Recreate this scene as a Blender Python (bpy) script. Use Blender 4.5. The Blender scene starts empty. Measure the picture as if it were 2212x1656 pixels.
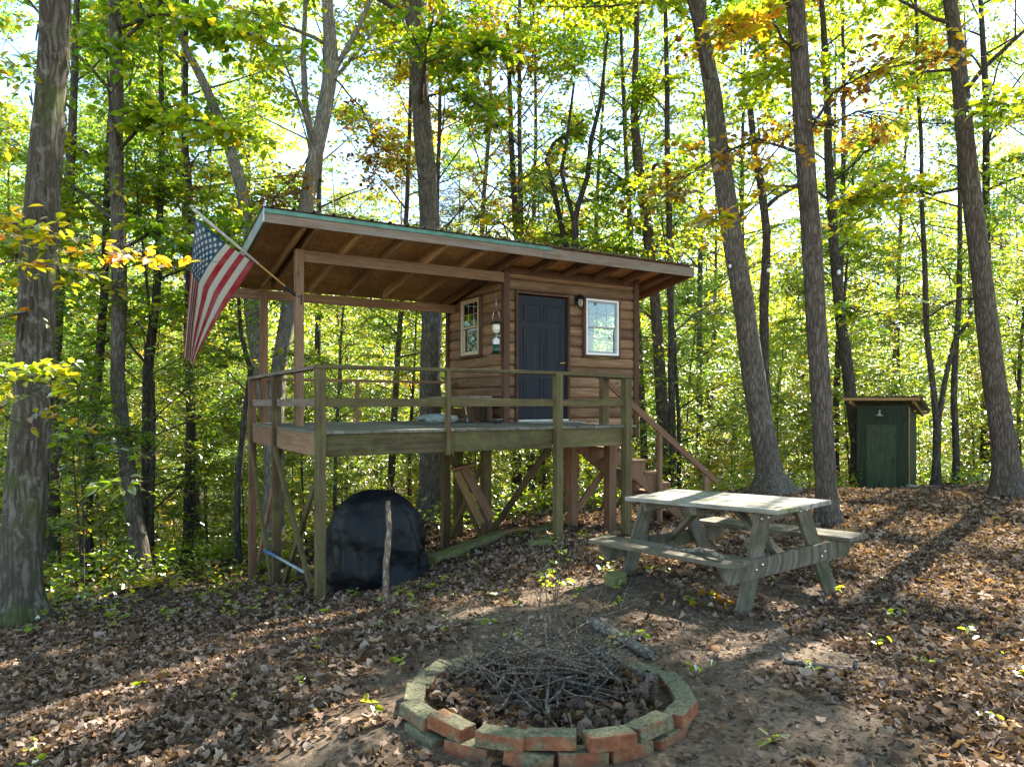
import bpy, math, random
import numpy as np
from mathutils import Vector, Matrix, noise

scene = bpy.context.scene
COL = scene.collection
F, HX, HY, CZ = 1534.0, 1106.0, 871.0, 2.0
R = math.radians
random.seed(11)


def W(px, py, D):
    """point at distance D seen at that place of the photo (2212 px wide)"""
    return Vector(((px - HX) / F * D, D, CZ + (HY - py) / F * D))


# ------------------------------------------------------------------ materials
class NT:
    def __init__(s, name):
        s.m = bpy.data.materials.new(name)
        s.m.use_nodes = True
        s.t = s.m.node_tree
        s.t.nodes.clear()
        s.out = s.t.nodes.new('ShaderNodeOutputMaterial')

    def n(s, typ, **kw):
        nd = s.t.nodes.new('ShaderNode' + typ)
        for k, v in kw.items():
            if k in nd.inputs.keys():
                nd.inputs[k].default_value = v
            else:
                setattr(nd, k, v)
        return nd

    def l(s, a, b):
        s.t.links.new(a, b)

    def attr(s, name):
        return s.n('Attribute', attribute_name=name)

    def coord(s, kind='Object'):
        return s.n('TexCoord').outputs[kind]

    def scale(s, vec, sc):
        mp = s.n('Mapping')
        s.l(vec, mp.inputs['Vector'])
        mp.inputs['Scale'].default_value = sc
        return mp.outputs[0]

    def noise(s, vec, sc=5.0, det=4.0, rough=.6, dist=0.0):
        nd = s.n('TexNoise')
        nd.inputs['Scale'].default_value = sc
        nd.inputs['Detail'].default_value = det
        nd.inputs['Roughness'].default_value = rough
        nd.inputs['Distortion'].default_value = dist
        if vec is not None:
            s.l(vec, nd.inputs['Vector'])
        return nd.outputs[0]

    def ramp(s, fac, stops, interp='LINEAR'):
        nd = s.n('ValToRGB')
        cr = nd.color_ramp
        cr.interpolation = interp
        while len(cr.elements) < len(stops):
            cr.elements.new(.5)
        for e, (p, c) in zip(cr.elements, stops):
            e.position = p
            e.color = (c, c, c, 1) if not hasattr(c, '__len__') else (*c, 1)
        s.l(fac, nd.inputs[0])
        return nd.outputs[0]

    def mix(s, fac, a, b, blend='MIX'):
        nd = s.n('Mix', data_type='RGBA', blend_type=blend)
        for v, k in ((fac, 0), (a, 6), (b, 7)):
            if hasattr(v, 'is_linked'):
                s.l(v, nd.inputs[k])
            elif k == 0:
                nd.inputs[0].default_value = v
            else:
                nd.inputs[k].default_value = (*v, 1)
        return nd.outputs[2]

    def math(s, op, a, b=0.0, clamp=False):
        nd = s.n('Math', operation=op, use_clamp=clamp)
        for v, k in ((a, 0), (b, 1)):
            if hasattr(v, 'is_linked'):
                s.l(v, nd.inputs[k])
            else:
                nd.inputs[k].default_value = v
        return nd.outputs[0]

    def bump(s, h, strength=.4, dist=.01):
        nd = s.n('Bump')
        nd.inputs['Strength'].default_value = strength
        nd.inputs['Distance'].default_value = dist
        s.l(h, nd.inputs['Height'])
        return nd.outputs[0]

    def bsdf(s, col, rough=.7, metal=0.0, normal=None, spec=.3):
        b = s.n('BsdfPrincipled')
        if hasattr(col, 'is_linked'):
            s.l(col, b.inputs['Base Color'])
        else:
            b.inputs['Base Color'].default_value = (*col, 1)
        if hasattr(rough, 'is_linked'):
            s.l(rough, b.inputs['Roughness'])
        else:
            b.inputs['Roughness'].default_value = rough
        b.inputs['Metallic'].default_value = metal
        b.inputs['Specular IOR Level'].default_value = spec
        if normal is not None:
            s.l(normal, b.inputs['Normal'])
        s.l(b.outputs[0], s.out.inputs[0])
        return b


def wood(name, dark, light, moss=0.0, mosscol=(.13, .15, .045), grain=.6, stain=.5, grey=None):
    """sawn timber: grain along each board (attribute gc), knots, stains, optional algae"""
    t = NT(name)
    gc = t.attr('gc').outputs['Vector']
    g1 = t.noise(t.scale(gc, (1.6, 34, 34)), 1, 6, .65, .6)
    g2 = t.noise(t.scale(gc, (5, 130, 130)), 1, 3, .6)
    base = t.ramp(g1, [(.34, dark), (.64, light)])
    base = t.mix(t.ramp(g2, [(.35, .55), (.7, 0.0)]), base, tuple(c * .55 for c in dark))
    # knots
    vo = t.n('TexVoronoi', feature='F1')
    t.l(t.scale(gc, (1.7, 5, 5)), vo.inputs['Vector'])
    vo.inputs['Scale'].default_value = 1.0
    kn = t.ramp(vo.outputs['Distance'], [(.06, .8), (.13, 0.0)])
    base = t.mix(kn, base, tuple(c * .35 for c in dark))
    # board to board and blotch variation
    big = t.noise(t.scale(gc, (.9, 3, 3)), 1.3, 4, .6)
    base = t.mix(t.ramp(big, [(.35, stain), (.62, 0.0)]), base, tuple(c * .5 for c in dark))
    rnd = t.attr('rnd').outputs['Fac']
    hs = t.n('HueSaturation')
    t.l(base, hs.inputs['Color'])
    t.l(t.math('ADD', t.math('MULTIPLY', rnd, .6), .7), hs.inputs['Value'])
    base = hs.outputs[0]
    if grey is not None:
        gm = t.ramp(t.noise(t.scale(gc, (1.2, 9, 9)), 2.1, 5, .6), [(.4, 0.0), (.6, .85)])
        base = t.mix(gm, base, grey)
    if moss > 0:
        ob = t.coord('Object')
        mn = t.noise(ob, 3.1, 6, .68)
        mm = t.ramp(mn, [(.62 - .3 * moss, 0.0), (.78 - .22 * moss, .92)])
        mcol = t.mix(t.noise(ob, 9, 4), tuple(c * .45 for c in mosscol), tuple(min(1, c * 1.5) for c in mosscol))
        base = t.mix(mm, base, mcol)
    h = t.mix(.5, g1, g2)
    t.bsdf(base, .78, normal=t.bump(h, grain, .006), spec=.2)
    return t.m


def plain(name, col, rough=.5, metal=0.0, var=.25, sc=12, bump=.0, spec=.4):
    t = NT(name)
    ob = t.coord('Object')
    n = t.noise(ob, sc, 5, .65)
    c = t.mix(t.ramp(n, [(.3, 0.0), (.7, 1.0)]), tuple(x * (1 - var) for x in col), tuple(min(1, x * (1 + var)) for x in col))
    nm = t.bump(n, bump, .01) if bump else None
    t.bsdf(c, rough, metal, nm, spec)
    return t.m


def bark(name, dark, light, lichen=(.2, .22, .17), lic=.35, zs=.13, sc=40, moss=0.0):
    t = NT(name)
    gc = t.coord('Object')
    wv = t.n('TexNoise', Scale=3.5, Detail=3.0)
    t.l(gc, wv.inputs['Vector'])
    dv = t.mix(.10, gc, wv.outputs[1])
    v = t.scale(dv, (1, 1, zs))
    n1 = t.noise(v, sc * 1.3, 8, .72, .9)
    n2 = t.noise(v, sc * .45, 5, .65, 1.2)
    n3 = t.noise(gc, sc * 4, 4, .7)
    vo = t.n('TexVoronoi', feature='DISTANCE_TO_EDGE')
    t.l(v, vo.inputs['Vector'])
    vo.inputs['Scale'].default_value = sc * .8
    vo.inputs['Randomness'].default_value = 1.0
    ridge = t.ramp(vo.outputs['Distance'], [(0.0, 0.0), (.3, 1.0)])
    h = t.mix(.3, t.mix(.5, n1, n2), ridge)
    h = t.mix(.2, h, n3)
    c = t.ramp(h, [(.3, tuple(x * .35 for x in dark)), (.47, dark), (.66, light)])
    lm = t.ramp(t.noise(gc, 7.5, 8, .75), [(.55, 0.0), (.63, lic)])
    c = t.mix(lm, c, lichen)
    if moss:
        mm = t.ramp(t.noise(gc, 2.3, 5, .7), [(.5 - .2 * moss, 0.0), (.62, .8)])
        c = t.mix(mm, c, (.075, .09, .025))
    c = t.mix(t.ramp(t.noise(gc, 1.6, 4, .6), [(.4, .4), (.6, 0.0)]), c, tuple(x * .6 for x in dark))
    t.bsdf(c, .92, normal=t.bump(h, 1.0, .04), spec=.1)
    return t.m


def leafmat(name, stops, trans=.55, tsat=1.0, gloss=.12, tgain=2.3, rough=.38):
    """two sided leaf: reflects its own green, lets yellow-green light through"""
    t = NT(name)
    a = t.attr('tint').outputs['Fac']
    c = t.ramp(a, stops)
    d = t.n('BsdfDiffuse')
    t.l(c, d.inputs[0])
    g = t.n('Gamma')
    tc = t.mix(1.0, c, (tgain * 1.12, tgain, tgain * .45), 'MULTIPLY')
    tr = t.n('BsdfTranslucent')
    t.l(tc, tr.inputs[0])
    mx = t.n('MixShader')
    mx.inputs[0].default_value = trans
    t.l(d.outputs[0], mx.inputs[1])
    t.l(tr.outputs[0], mx.inputs[2])
    gl = t.n('BsdfGlossy')
    gl.inputs['Roughness'].default_value = rough
    gl.inputs[0].default_value = (.9, .9, .9, 1)
    fr = t.n('Fresnel')
    fr.inputs[0].default_value = 1.4
    m2 = t.n('MixShader')
    t.l(t.math('MULTIPLY', fr.outputs[0], gloss * 8, True), m2.inputs[0])
    t.l(mx.outputs[0], m2.inputs[1])
    t.l(gl.outputs[0], m2.inputs[2])
    t.l(m2.outputs[0], t.out.inputs[0])
    return t.m


M = {}
M['green_wood'] = wood('green_weathered_timber', (.085, .062, .028), (.2, .155, .072), moss=.55, mosscol=(.105, .1, .034))
M['post_wood'] = wood('algae_stained_post', (.1, .06, .03), (.21, .14, .07), moss=.5, mosscol=(.115, .115, .04))
M['red_wood'] = wood('red_brown_timber', (.19, .1, .055), (.36, .2, .115), stain=.45)
M['rafter_wood'] = wood('fresh_rafter_timber', (.42, .25, .12), (.66, .44, .24), stain=.25)
M['beam_wood'] = wood('brown_beam_timber', (.2, .115, .065), (.36, .22, .13), stain=.4)
M['deck_wood'] = wood('grey_deck_board', (.13, .12, .09), (.27, .25, .2), moss=.25, mosscol=(.1, .12, .055))
M['fascia_wood'] = wood('weathered_fascia', (.15, .1, .068), (.29, .21, .155), stain=.35, grey=(.22, .19, .16))
M['log_wood'] = wood('stained_log_siding', (.2, .112, .058), (.4, .245, .14), stain=.6, grain=.5)
M['trim_wood'] = wood('brown_trim', (.09, .045, .028), (.17, .09, .055))
M['table_wood'] = wood('mossy_table_timber', (.075, .06, .042), (.19, .155, .112), moss=.52, mosscol=(.05, .058, .02), grain=.9, grey=(.17, .145, .11))
M['tabletop_wood'] = wood('grey_table_plank', (.13, .115, .09), (.32, .285, .235), moss=.36, mosscol=(.16, .17, .04), grain=1.0, grey=(.36, .34, .29))
M['dark_wood'] = wood('dark_old_board', (.05, .03, .02), (.11, .07, .045))
M['yellow_wood'] = wood('new_yellow_timber', (.3, .17, .065), (.48, .3, .13), stain=.2)
M['moss_plank'] = wood('mossy_ground_plank', (.12, .1, .05), (.22, .2, .1), moss=.8, mosscol=(.14, .17, .045))
M['outhouse_green'] = wood('dark_green_paint', (.032, .042, .024), (.058, .074, .042), stain=.2, grain=.35)
M['black_metal'] = plain('black_metal', (.012, .012, .013), .45, .3)
M['galv'] = plain('galvanised_trim', (.42, .45, .42), .35, .75, .25, 6)
M['teal'] = plain('teal_drip_strip', (.085, .22, .17), .5, 0, .35, 9)
M['white_vinyl'] = plain('white_vinyl', (.78, .78, .76), .4, 0, .06)
M['beige_vinyl'] = plain('beige_vinyl', (.5, .42, .29), .4, 0, .08)
M['grey_vinyl'] = plain('grey_sash', (.3, .3, .3), .4, 0, .1)
M['brass'] = plain('brass', (.62, .42, .13), .28, 1.0, .1)
M['steel'] = plain('steel', (.6, .6, .58), .3, 1.0, .1)
M['roof_metal'] = plain('tan_roof_sheet', (.24, .19, .14), .5, .2, .25, 5)
M['blue_paint'] = plain('blue_handle', (.05, .11, .22), .4)
M['grey_paint'] = plain('grey_handle', (.26, .32, .38), .45)
M['concrete'] = plain('concrete_block', (.3, .29, .26), .9, 0, .3, 20, .4)
M['cord'] = plain('black_cord', (.015, .015, .015), .6)
M['bulb'] = plain('clear_bulb_glass', (.75, .78, .78), .08, 0, .03)
M['cushion'] = plain('grey_green_cushion_cloth', (.2, .23, .21), .95, 0, .35, 7, .4)
M['green_can'] = plain('green_gas_can', (.012, .06, .04), .3)
M['label_white'] = plain('pale_can_label', (.65, .6, .62), .5)
M['lantern_glass'] = plain('lantern_globe', (.6, .56, .42), .12)
M['mat_grey'] = plain('door_mat_rubber', (.28, .27, .25), .9, 0, .4, 60, .5)
M['pole_wood'] = plain('varnished_pole', (.5, .28, .09), .4, 0, .2, 8)
M['pole_white'] = plain('worn_white_sleeve', (.45, .41, .36), .6, 0, .35, 20)
M['ash_stone'] = plain('rough_stone', (.3, .28, .24), .9, 0, .35, 8, .5)

# oriented strand board
t = NT('strand_board')
ob = t.coord('Object')
vo = t.n('TexVoronoi', feature='F1'); t.l(t.scale(ob, (9, 30, 9)), vo.inputs['Vector']); vo.inputs['Scale'].default_value = 1.6
vo2 = t.n('TexVoronoi', feature='F1'); t.l(t.scale(ob, (30, 8, 9)), vo2.inputs['Vector']); vo2.inputs['Scale'].default_value = 1.5
c1 = t.ramp(vo.outputs['Color'], [(.1, (.44, .22, .09)), (.55, (.68, .38, .16)), (.9, (.8, .53, .27))])
c2 = t.ramp(vo2.outputs['Color'], [(.1, (.4, .19, .08)), (.55, (.65, .36, .155)), (.9, (.78, .5, .25))])
c = t.mix(.5, c1, c2)
c = t.mix(t.ramp(t.noise(ob, 1.4, 4), [(.4, .45), (.6, 0.0)]), c, (.16, .07, .035))
t.bsdf(c, .7, normal=t.bump(vo.outputs['Distance'], .3, .003))
M['osb'] = t.m

# dark blue-black painted door
t = NT('worn_black_door_paint')
ob = t.coord('Object')
st = t.noise(t.scale(ob, (26, 26, 1.6)), 1.0, 6, .7)
c = t.mix(t.ramp(st, [(.55, 0.0), (.74, .75)]), (.008, .011, .017), (.055, .045, .038))
c = t.mix(t.ramp(t.noise(ob, 2.2, 4), [(.45, 0.0), (.7, .5)]), c, (.014, .019, .028))
t.bsdf(c, .5, normal=t.bump(st, .15, .003), spec=.2)
M['door'] = t.m

# glass
t = NT('window_glass')
tr = t.n('BsdfTransparent'); tr.inputs[0].default_value = (.82, .88, .86, 1)
gl = t.n('BsdfGlossy'); gl.inputs['Roughness'].default_value = .015; gl.inputs[0].default_value = (.9, .95, .95, 1)
mx = t.n('MixShader'); fr = t.n('Fresnel'); fr.inputs[0].default_value = 1.45
t.l(t.math('ADD', fr.outputs[0], .035, True), mx.inputs[0])
t.l(tr.outputs[0], mx.inputs[1]); t.l(gl.outputs[0], mx.inputs[2]); t.l(mx.outputs[0], t.out.inputs[0])
M['glass'] = t.m

# tarp
t = NT('black_grill_cover_cloth')
ob = t.coord('Object')
n1 = t.noise(ob, 3.0, 5, .6)
c = t.mix(t.ramp(n1, [(.35, 0.0), (.7, 1.0)]), (.003, .0035, .0042), (.009, .0105, .013))
dust = t.ramp(t.noise(ob, 40, 4, .7), [(.66, 0.0), (.76, .5)])
c = t.mix(dust, c, (.05, .042, .034))
t.bsdf(c, t.ramp(n1, [(.3, .42), (.7, .62)]), normal=t.bump(t.noise(ob, 90, 2), .12, .002), spec=.22)
M['tarp'] = t.m

# brick with moss and soot
t = NT('old_mossy_brick')
gc = t.attr('gc').outputs['Vector']
rnd = t.attr('rnd').outputs['Fac']
n1 = t.noise(gc, 22, 6, .7)
c = t.ramp(n1, [(.3, (.12, .045, .024)), (.55, (.22, .085, .042)), (.75, (.3, .15, .085))])
gm = t.math('ADD', t.noise(gc, 5.0, 6, .72), t.math('MULTIPLY', rnd, .26))
geo = t.n('NewGeometry')
sep = t.n('SeparateXYZ'); t.l(geo.outputs['Normal'], sep.inputs[0])
gm = t.math('ADD', gm, t.math('MULTIPLY', sep.outputs[2], .17))
mm = t.ramp(gm, [(.6, 0.0), (.72, .96)])
mc = t.mix(t.ramp(t.noise(gc, 60, 5, .7), [(.35, 0.0), (.65, 1.0)]), (.055, .06, .032), (.19, .185, .115))
c = t.mix(mm, c, mc)
c = t.mix(t.ramp(t.noise(gc, 13, 5, .7), [(.62, 0.0), (.75, .85)]), c, (.035, .028, .022))
t.bsdf(c, .92, normal=t.bump(t.mix(.5, n1, t.noise(gc, 120, 3)), .6, .006), spec=.15)
M['brick'] = t.m

# ground soil
t = NT('forest_soil')
ob = t.coord('Object')
n1 = t.noise(ob, 1.1, 6, .65)
n2 = t.noise(ob, 28, 6, .75)
n3 = t.noise(ob, 7, 5, .65)
c = t.ramp(n2, [(.33, (.035, .024, .016)), (.5, (.1, .07, .046)), (.66, (.21, .155, .108))])
c = t.mix(t.ramp(n1, [(.42, 0.0), (.62, .6)]), c, t.mix(t.ramp(n2, [(.35, 0.0), (.65, 1.0)]), (.075, .054, .037), (.27, .205, .145)))
c = t.mix(t.ramp(n3, [(.5, 0.0), (.68, .7)]), c, (.055, .038, .025))
vo = t.n('TexVoronoi', feature='F1'); t.l(ob, vo.inputs['Vector']); vo.inputs['Scale'].default_value = 70
peb = t.ramp(vo.outputs['Distance'], [(.1, .6), (.3, 0.0)])
pebm = t.math('MULTIPLY', peb, t.ramp(t.noise(ob, 19, 3), [(.55, 0.0), (.65, 1.0)]))
c = t.mix(pebm, c, (.33, .27, .22))
t.bsdf(c, .95, normal=t.bump(t.mix(.4, n2, n3), .8, .02), spec=.1)
M['soil'] = t.m

BR = [(.0, (.04, .026, .018)), (.22, (.08, .05, .034)), (.45, (.17, .11, .078)), (.65, (.28, .195, .145)),
      (.84, (.42, .32, .25)), (.93, (.38, .19, .085)), (.975, (.46, .25, .095)), (1.0, (.44, .35, .12))]
M['litter'] = leafmat('dead_leaf', BR, .25, 1, .006, 1.1, .5)
M['litter_dark'] = leafmat('damp_dead_leaf', [(p, tuple(x * .6 for x in c)) for p, c in BR], .2, 1, .004, 1.4, .5)
LK = dict(trans=.64, gloss=.03, tgain=3.3)
M['leaf_green'] = leafmat('green_leaf', [(0, (.045, .1, .01)), (.45, (.085, .155, .012)), (.8, (.14, .19, .013)), (1, (.22, .2, .015))], **LK)
M['leaf_lime'] = leafmat('lime_leaf', [(0, (.075, .135, .01)), (.5, (.14, .195, .013)), (.85, (.2, .215, .015)), (1, (.28, .2, .016))], **LK)
M['leaf_yellow'] = leafmat('yellowing_leaf', [(0, (.1, .14, .01)), (.45, (.19, .18, .014)), (.8, (.28, .19, .016)), (1, (.28, .115, .016))], **LK)
M['leaf_rust'] = leafmat('rust_leaf', [(0, (.045, .026, .013)), (.35, (.12, .058, .018)), (.6, (.2, .12, .02)), (.8, (.2, .17, .018)), (1, (.1, .13, .015))], **LK)
M['leaf_teal'] = leafmat('cool_green_leaf', [(0, (.04, .095, .016)), (.5, (.075, .15, .018)), (1, (.13, .19, .02))], **LK)
M['bark_grey'] = bark('grey_furrowed_bark', (0.115, 0.098, 0.08), (0.235, 0.205, 0.175), lic=.5)
M['bark_brown'] = bark('brown_bark', (0.1, 0.078, 0.062), (0.2, 0.165, 0.135), lic=.25)
M['bark_dark'] = bark('dark_bark', (0.065, 0.054, 0.045), (0.14, 0.12, 0.1), lic=.3)
M['bark_shag'] = bark('shaggy_bark', (0.1, 0.08, 0.064), (0.22, 0.187, 0.155), lichen=(.33, .34, .29), lic=.6, zs=.1, sc=26, moss=.2)
M['bark_pale'] = bark('pale_lichen_bark', (.22, .195, .165), (.4, .37, .32), lichen=(.3, .32, .26), lic=.7)
M['twig'] = bark('twig_bark', (.15, .125, .1), (.33, .29, .24), lic=.3, sc=60)
M['log'] = bark('fallen_log_bark', (.17, .14, .115), (.36, .31, .26), lichen=(.36, .37, .3), lic=.6, zs=1, sc=30)
M['stick_wood'] = bark('bare_stick_wood', (.2, .14, .095), (.4, .31, .23), lichen=(.3, .29, .24), lic=.5, zs=.2, sc=36)


# ------------------------------------------------------------------ mesh helpers
def np_mesh(name, verts, faces, attrs=None, smooth=False):
    """verts (N,3); faces (M,k) or a list of those"""
    if not isinstance(faces, list):
        faces = [faces]
    me = bpy.data.meshes.new(name)
    me.vertices.add(len(verts))
    me.vertices.foreach_set('co', np.asarray(verts, np.float32).ravel())
    loops = np.concatenate([f.ravel() for f in faces]).astype(np.int32)
    tot = np.concatenate([np.full(len(f), f.shape[1], np.int32) for f in faces])
    start = np.concatenate([[0], np.cumsum(tot)[:-1]]).astype(np.int32)
    me.loops.add(len(loops))
    me.loops.foreach_set('vertex_index', loops)
    me.polygons.add(len(tot))
    me.polygons.foreach_set('loop_start', start)
    me.polygons.foreach_set('loop_total', tot)
    if smooth:
        me.polygons.foreach_set('use_smooth', np.ones(len(tot), bool))
    for k, v in (attrs or {}).items():
        at = me.attributes.new(k, 'FLOAT', 'POINT')
        at.data.foreach_set('value', np.asarray(v, np.float32).ravel())
    me.update(calc_edges=True)
    me.validate()
    return me


def link(name, me, m=None, parent=None):
    o = bpy.data.objects.new(name, me)
    COL.objects.link(o)
    if m is not None and not me.materials:
        me.materials.append(m)
    if parent is not None:
        o.parent = parent
    return o


def tag(o, label, cat, group=None, kind=None):
    o['label'] = label
    if cat:
        o['category'] = cat
    if group:
        o['group'] = group
    if kind:
        o['kind'] = kind
    return o


def thing(name, label, cat, loc=(0, 0, 0), rz=0.0, group=None):
    o = bpy.data.objects.new(name, None)
    COL.objects.link(o)
    o.empty_display_size = .1
    o.location = loc
    o.rotation_euler = (0, 0, rz)
    return tag(o, label, cat, group)


def copy_tree(o, parent=None):
    c = o.copy()
    COL.objects.link(c)
    if parent is not None:
        c.parent = parent
    for ch in list(o.children):
        copy_tree(ch, c)
    return c


class MB:
    """collects solids for ONE mesh; keeps a grain coordinate per vertex"""

    def __init__(s):
        s.v, s.f, s.g, s.r, s.sm = [], [], [], [], []

    def _add(s, vs, fs, gs, smooth=False, r=None):
        b = len(s.v)
        off = Vector((random.uniform(0, 50), random.uniform(0, 50), random.uniform(0, 50)))
        rr = random.random() if r is None else r
        s.v += [tuple(v) for v in vs]
        s.g += [tuple(Vector(g) + off) for g in gs]
        s.r += [rr] * len(vs)
        s.f += [tuple(i + b for i in f) for f in fs]
        s.sm += [smooth] * len(fs)
        return s

    def bar(s, p0, p1, w, h, up=(0, 0, 1), r=None, taper=1.0, ends=(0, 0)):
        """square timber from p0 to p1; w across, h along 'up'"""
        p0, p1 = Vector(p0), Vector(p1)
        d = (p1 - p0)
        L = d.length
        d.normalize()
        upv = Vector(up)
        x = d.cross(upv)
        if x.length < 1e-4:
            x = d.cross(Vector((1, 0, 0)))
        x.normalize()
        y = x.cross(d)
        vs, gs = [], []
        n = max(1, int(L / .6))
        for i in range(n + 1):
            t = i / n
            k = 1 + (taper - 1) * t
            for a, b in ((-1, -1), (1, -1), (1, 1), (-1, 1)):
                vs.append(p0 + d * (L * t) + x * (a * w / 2 * k) + y * (b * h / 2 * k))
                gs.append((L * t, a * w / 2, b * h / 2))
        fs = [(0, 1, 2, 3)[::-1] if False else (3, 2, 1, 0)]
        for i in range(n):
            o = i * 4
            for j in range(4):
                k = (j + 1) % 4
                fs.append((o + j, o + k, o + 4 + k, o + 4 + j))
        o = n * 4
        fs.append((o, o + 1, o + 2, o + 3))
        return s._add(vs, [f[::-1] for f in fs], gs, r=r)

    def box(s, c, size, rz=0.0, mat=None, r=None):
        c = Vector(c)
        m = mat or Matrix.Rotation(rz, 3, 'Z')
        ax = [m @ Vector(v) for v in ((1, 0, 0), (0, 1, 0), (0, 0, 1))]
        L = max(range(3), key=lambda i: size[i])
        oth = [i for i in range(3) if i != L]
        vs, gs = [], []
        for z in (-1, 1):
            for x, y in ((-1, -1), (1, -1), (1, 1), (-1, 1)):
                q = (x * size[0] / 2, y * size[1] / 2, z * size[2] / 2)
                vs.append(c + ax[0] * q[0] + ax[1] * q[1] + ax[2] * q[2])
                gs.append((q[L], q[oth[0]], q[oth[1]]))
        fs = [(3, 2, 1, 0), (4, 5, 6, 7), (0, 1, 5, 4), (1, 2, 6, 5), (2, 3, 7, 6), (3, 0, 4, 7)]
        return s._add(vs, fs, gs, r=r)

    def tube(s, pts, rad, n=8, cap=True, wob=0.0, smooth=True, r=None, seed=0, flare=0.0, fz=0.0):
        pts = [Vector(p) for p in pts]
        if not hasattr(rad, '__len__'):
            rad = [rad] * len(pts)
        vs, gs, fs = [], [], []
        ref = Vector((1, 0, 0))
        L = 0
        for i, p in enumerate(pts):
            d = (pts[min(i + 1, len(pts) - 1)] - pts[max(i - 1, 0)]).normalized()
            if i:
                L += (p - pts[i - 1]).length
            x = ref - d * ref.dot(d)
            if x.length < .05:
                x = d.orthogonal()
            x.normalize()
            ref = x
            y = d.cross(x)
            for j in range(n):
                a = 2 * math.pi * j / n
                k = 1.0
                if wob:
                    k += wob * noise.noise((math.cos(a) * 1.3 + seed, math.sin(a) * 1.3, L * 1.1 + seed * 3))
                    k += wob * .4 * noise.noise((math.cos(a) * 4 + seed, math.sin(a) * 4, L * 3 + seed * 3))
                if flare:
                    k += flare * math.exp(-max(p.z - fz, -.1) / .16) * (.55 + .45 * math.cos(5 * a + seed + noise.noise((a, seed, 0)) * 3))
                q = x * math.cos(a) * rad[i] * k + y * math.sin(a) * rad[i] * k
                vs.append(p + q)
                gs.append((L, math.cos(a) * rad[i], math.sin(a) * rad[i]))
        for i in range(len(pts) - 1):
            for j in range(n):
                k = (j + 1) % n
                fs.append((i * n + j, i * n + k, (i + 1) * n + k, (i + 1) * n + j))
        if cap:
            fs.append(tuple(range(n))[::-1])
            o = (len(pts) - 1) * n
            fs.append(tuple(range(o, o + n)))
        return s._add(vs, fs, gs, smooth, r)

    def prism(s, outline, e0, e1, r=None, clamp=None):
        """outline: list of points; extruded from offset e0 to offset e1 (vectors)"""
        n = len(outline)
        e0, e1 = Vector(e0), Vector(e1)
        L = (e1 - e0).length
        vs = [Vector(p) + e0 for p in outline] + [Vector(p) + e1 for p in outline]
        c = outline[0]
        gs = [(0, (Vector(p) - Vector(c)).length, 0) for p in outline] + [(L, (Vector(p) - Vector(c)).length, 0) for p in outline]
        if clamp:
            vs = [clamp(v) for v in vs]
        fs = [tuple(range(n))[::-1], tuple(range(n, 2 * n))]
        for i in range(n):
            k = (i + 1) % n
            fs.append((i, k, n + k, n + i))
        return s._add(vs, fs, gs, r=r)

    def lathe(s, prof, c=(0, 0, 0), n=20, smooth=True):
        c = Vector(c)
        vs, gs, fs = [], [], []
        for (r, z) in prof:
            for j in range(n):
                a = 2 * math.pi * j / n
                vs.append(c + Vector((r * math.cos(a), r * math.sin(a), z)))
                gs.append((z, r * math.cos(a), r * math.sin(a)))
        for i in range(len(prof) - 1):
            for j in range(n):
                k = (j + 1) % n
                fs.append((i * n + j, i * n + k, (i + 1) * n + k, (i + 1) * n + j))
        fs.append(tuple(range(n))[::-1])
        o = (len(prof) - 1) * n
        fs.append(tuple(range(o, o + n)))
        return s._add(vs, fs, gs, smooth)

    def build(s, name, m, parent=None, bevel=0.0):
        me = bpy.data.meshes.new(name)
        me.from_pydata(s.v, [], s.f)
        at = me.attributes.new('gc', 'FLOAT_VECTOR', 'POINT')
        at.data.foreach_set('vector', np.asarray(s.g, np.float32).ravel())
        at = me.attributes.new('rnd', 'FLOAT', 'POINT')
        at.data.foreach_set('value', np.asarray(s.r, np.float32))
        me.polygons.foreach_set('use_smooth', np.asarray(s.sm, bool))
        me.update()
        o = link(name, me, m, parent)
        if bevel:
            b = o.modifiers.new('bevel', 'BEVEL')
            b.width = bevel
            b.segments = 2
            b.limit_method = 'ANGLE'
            b.angle_limit = R(50)
        return o


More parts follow.
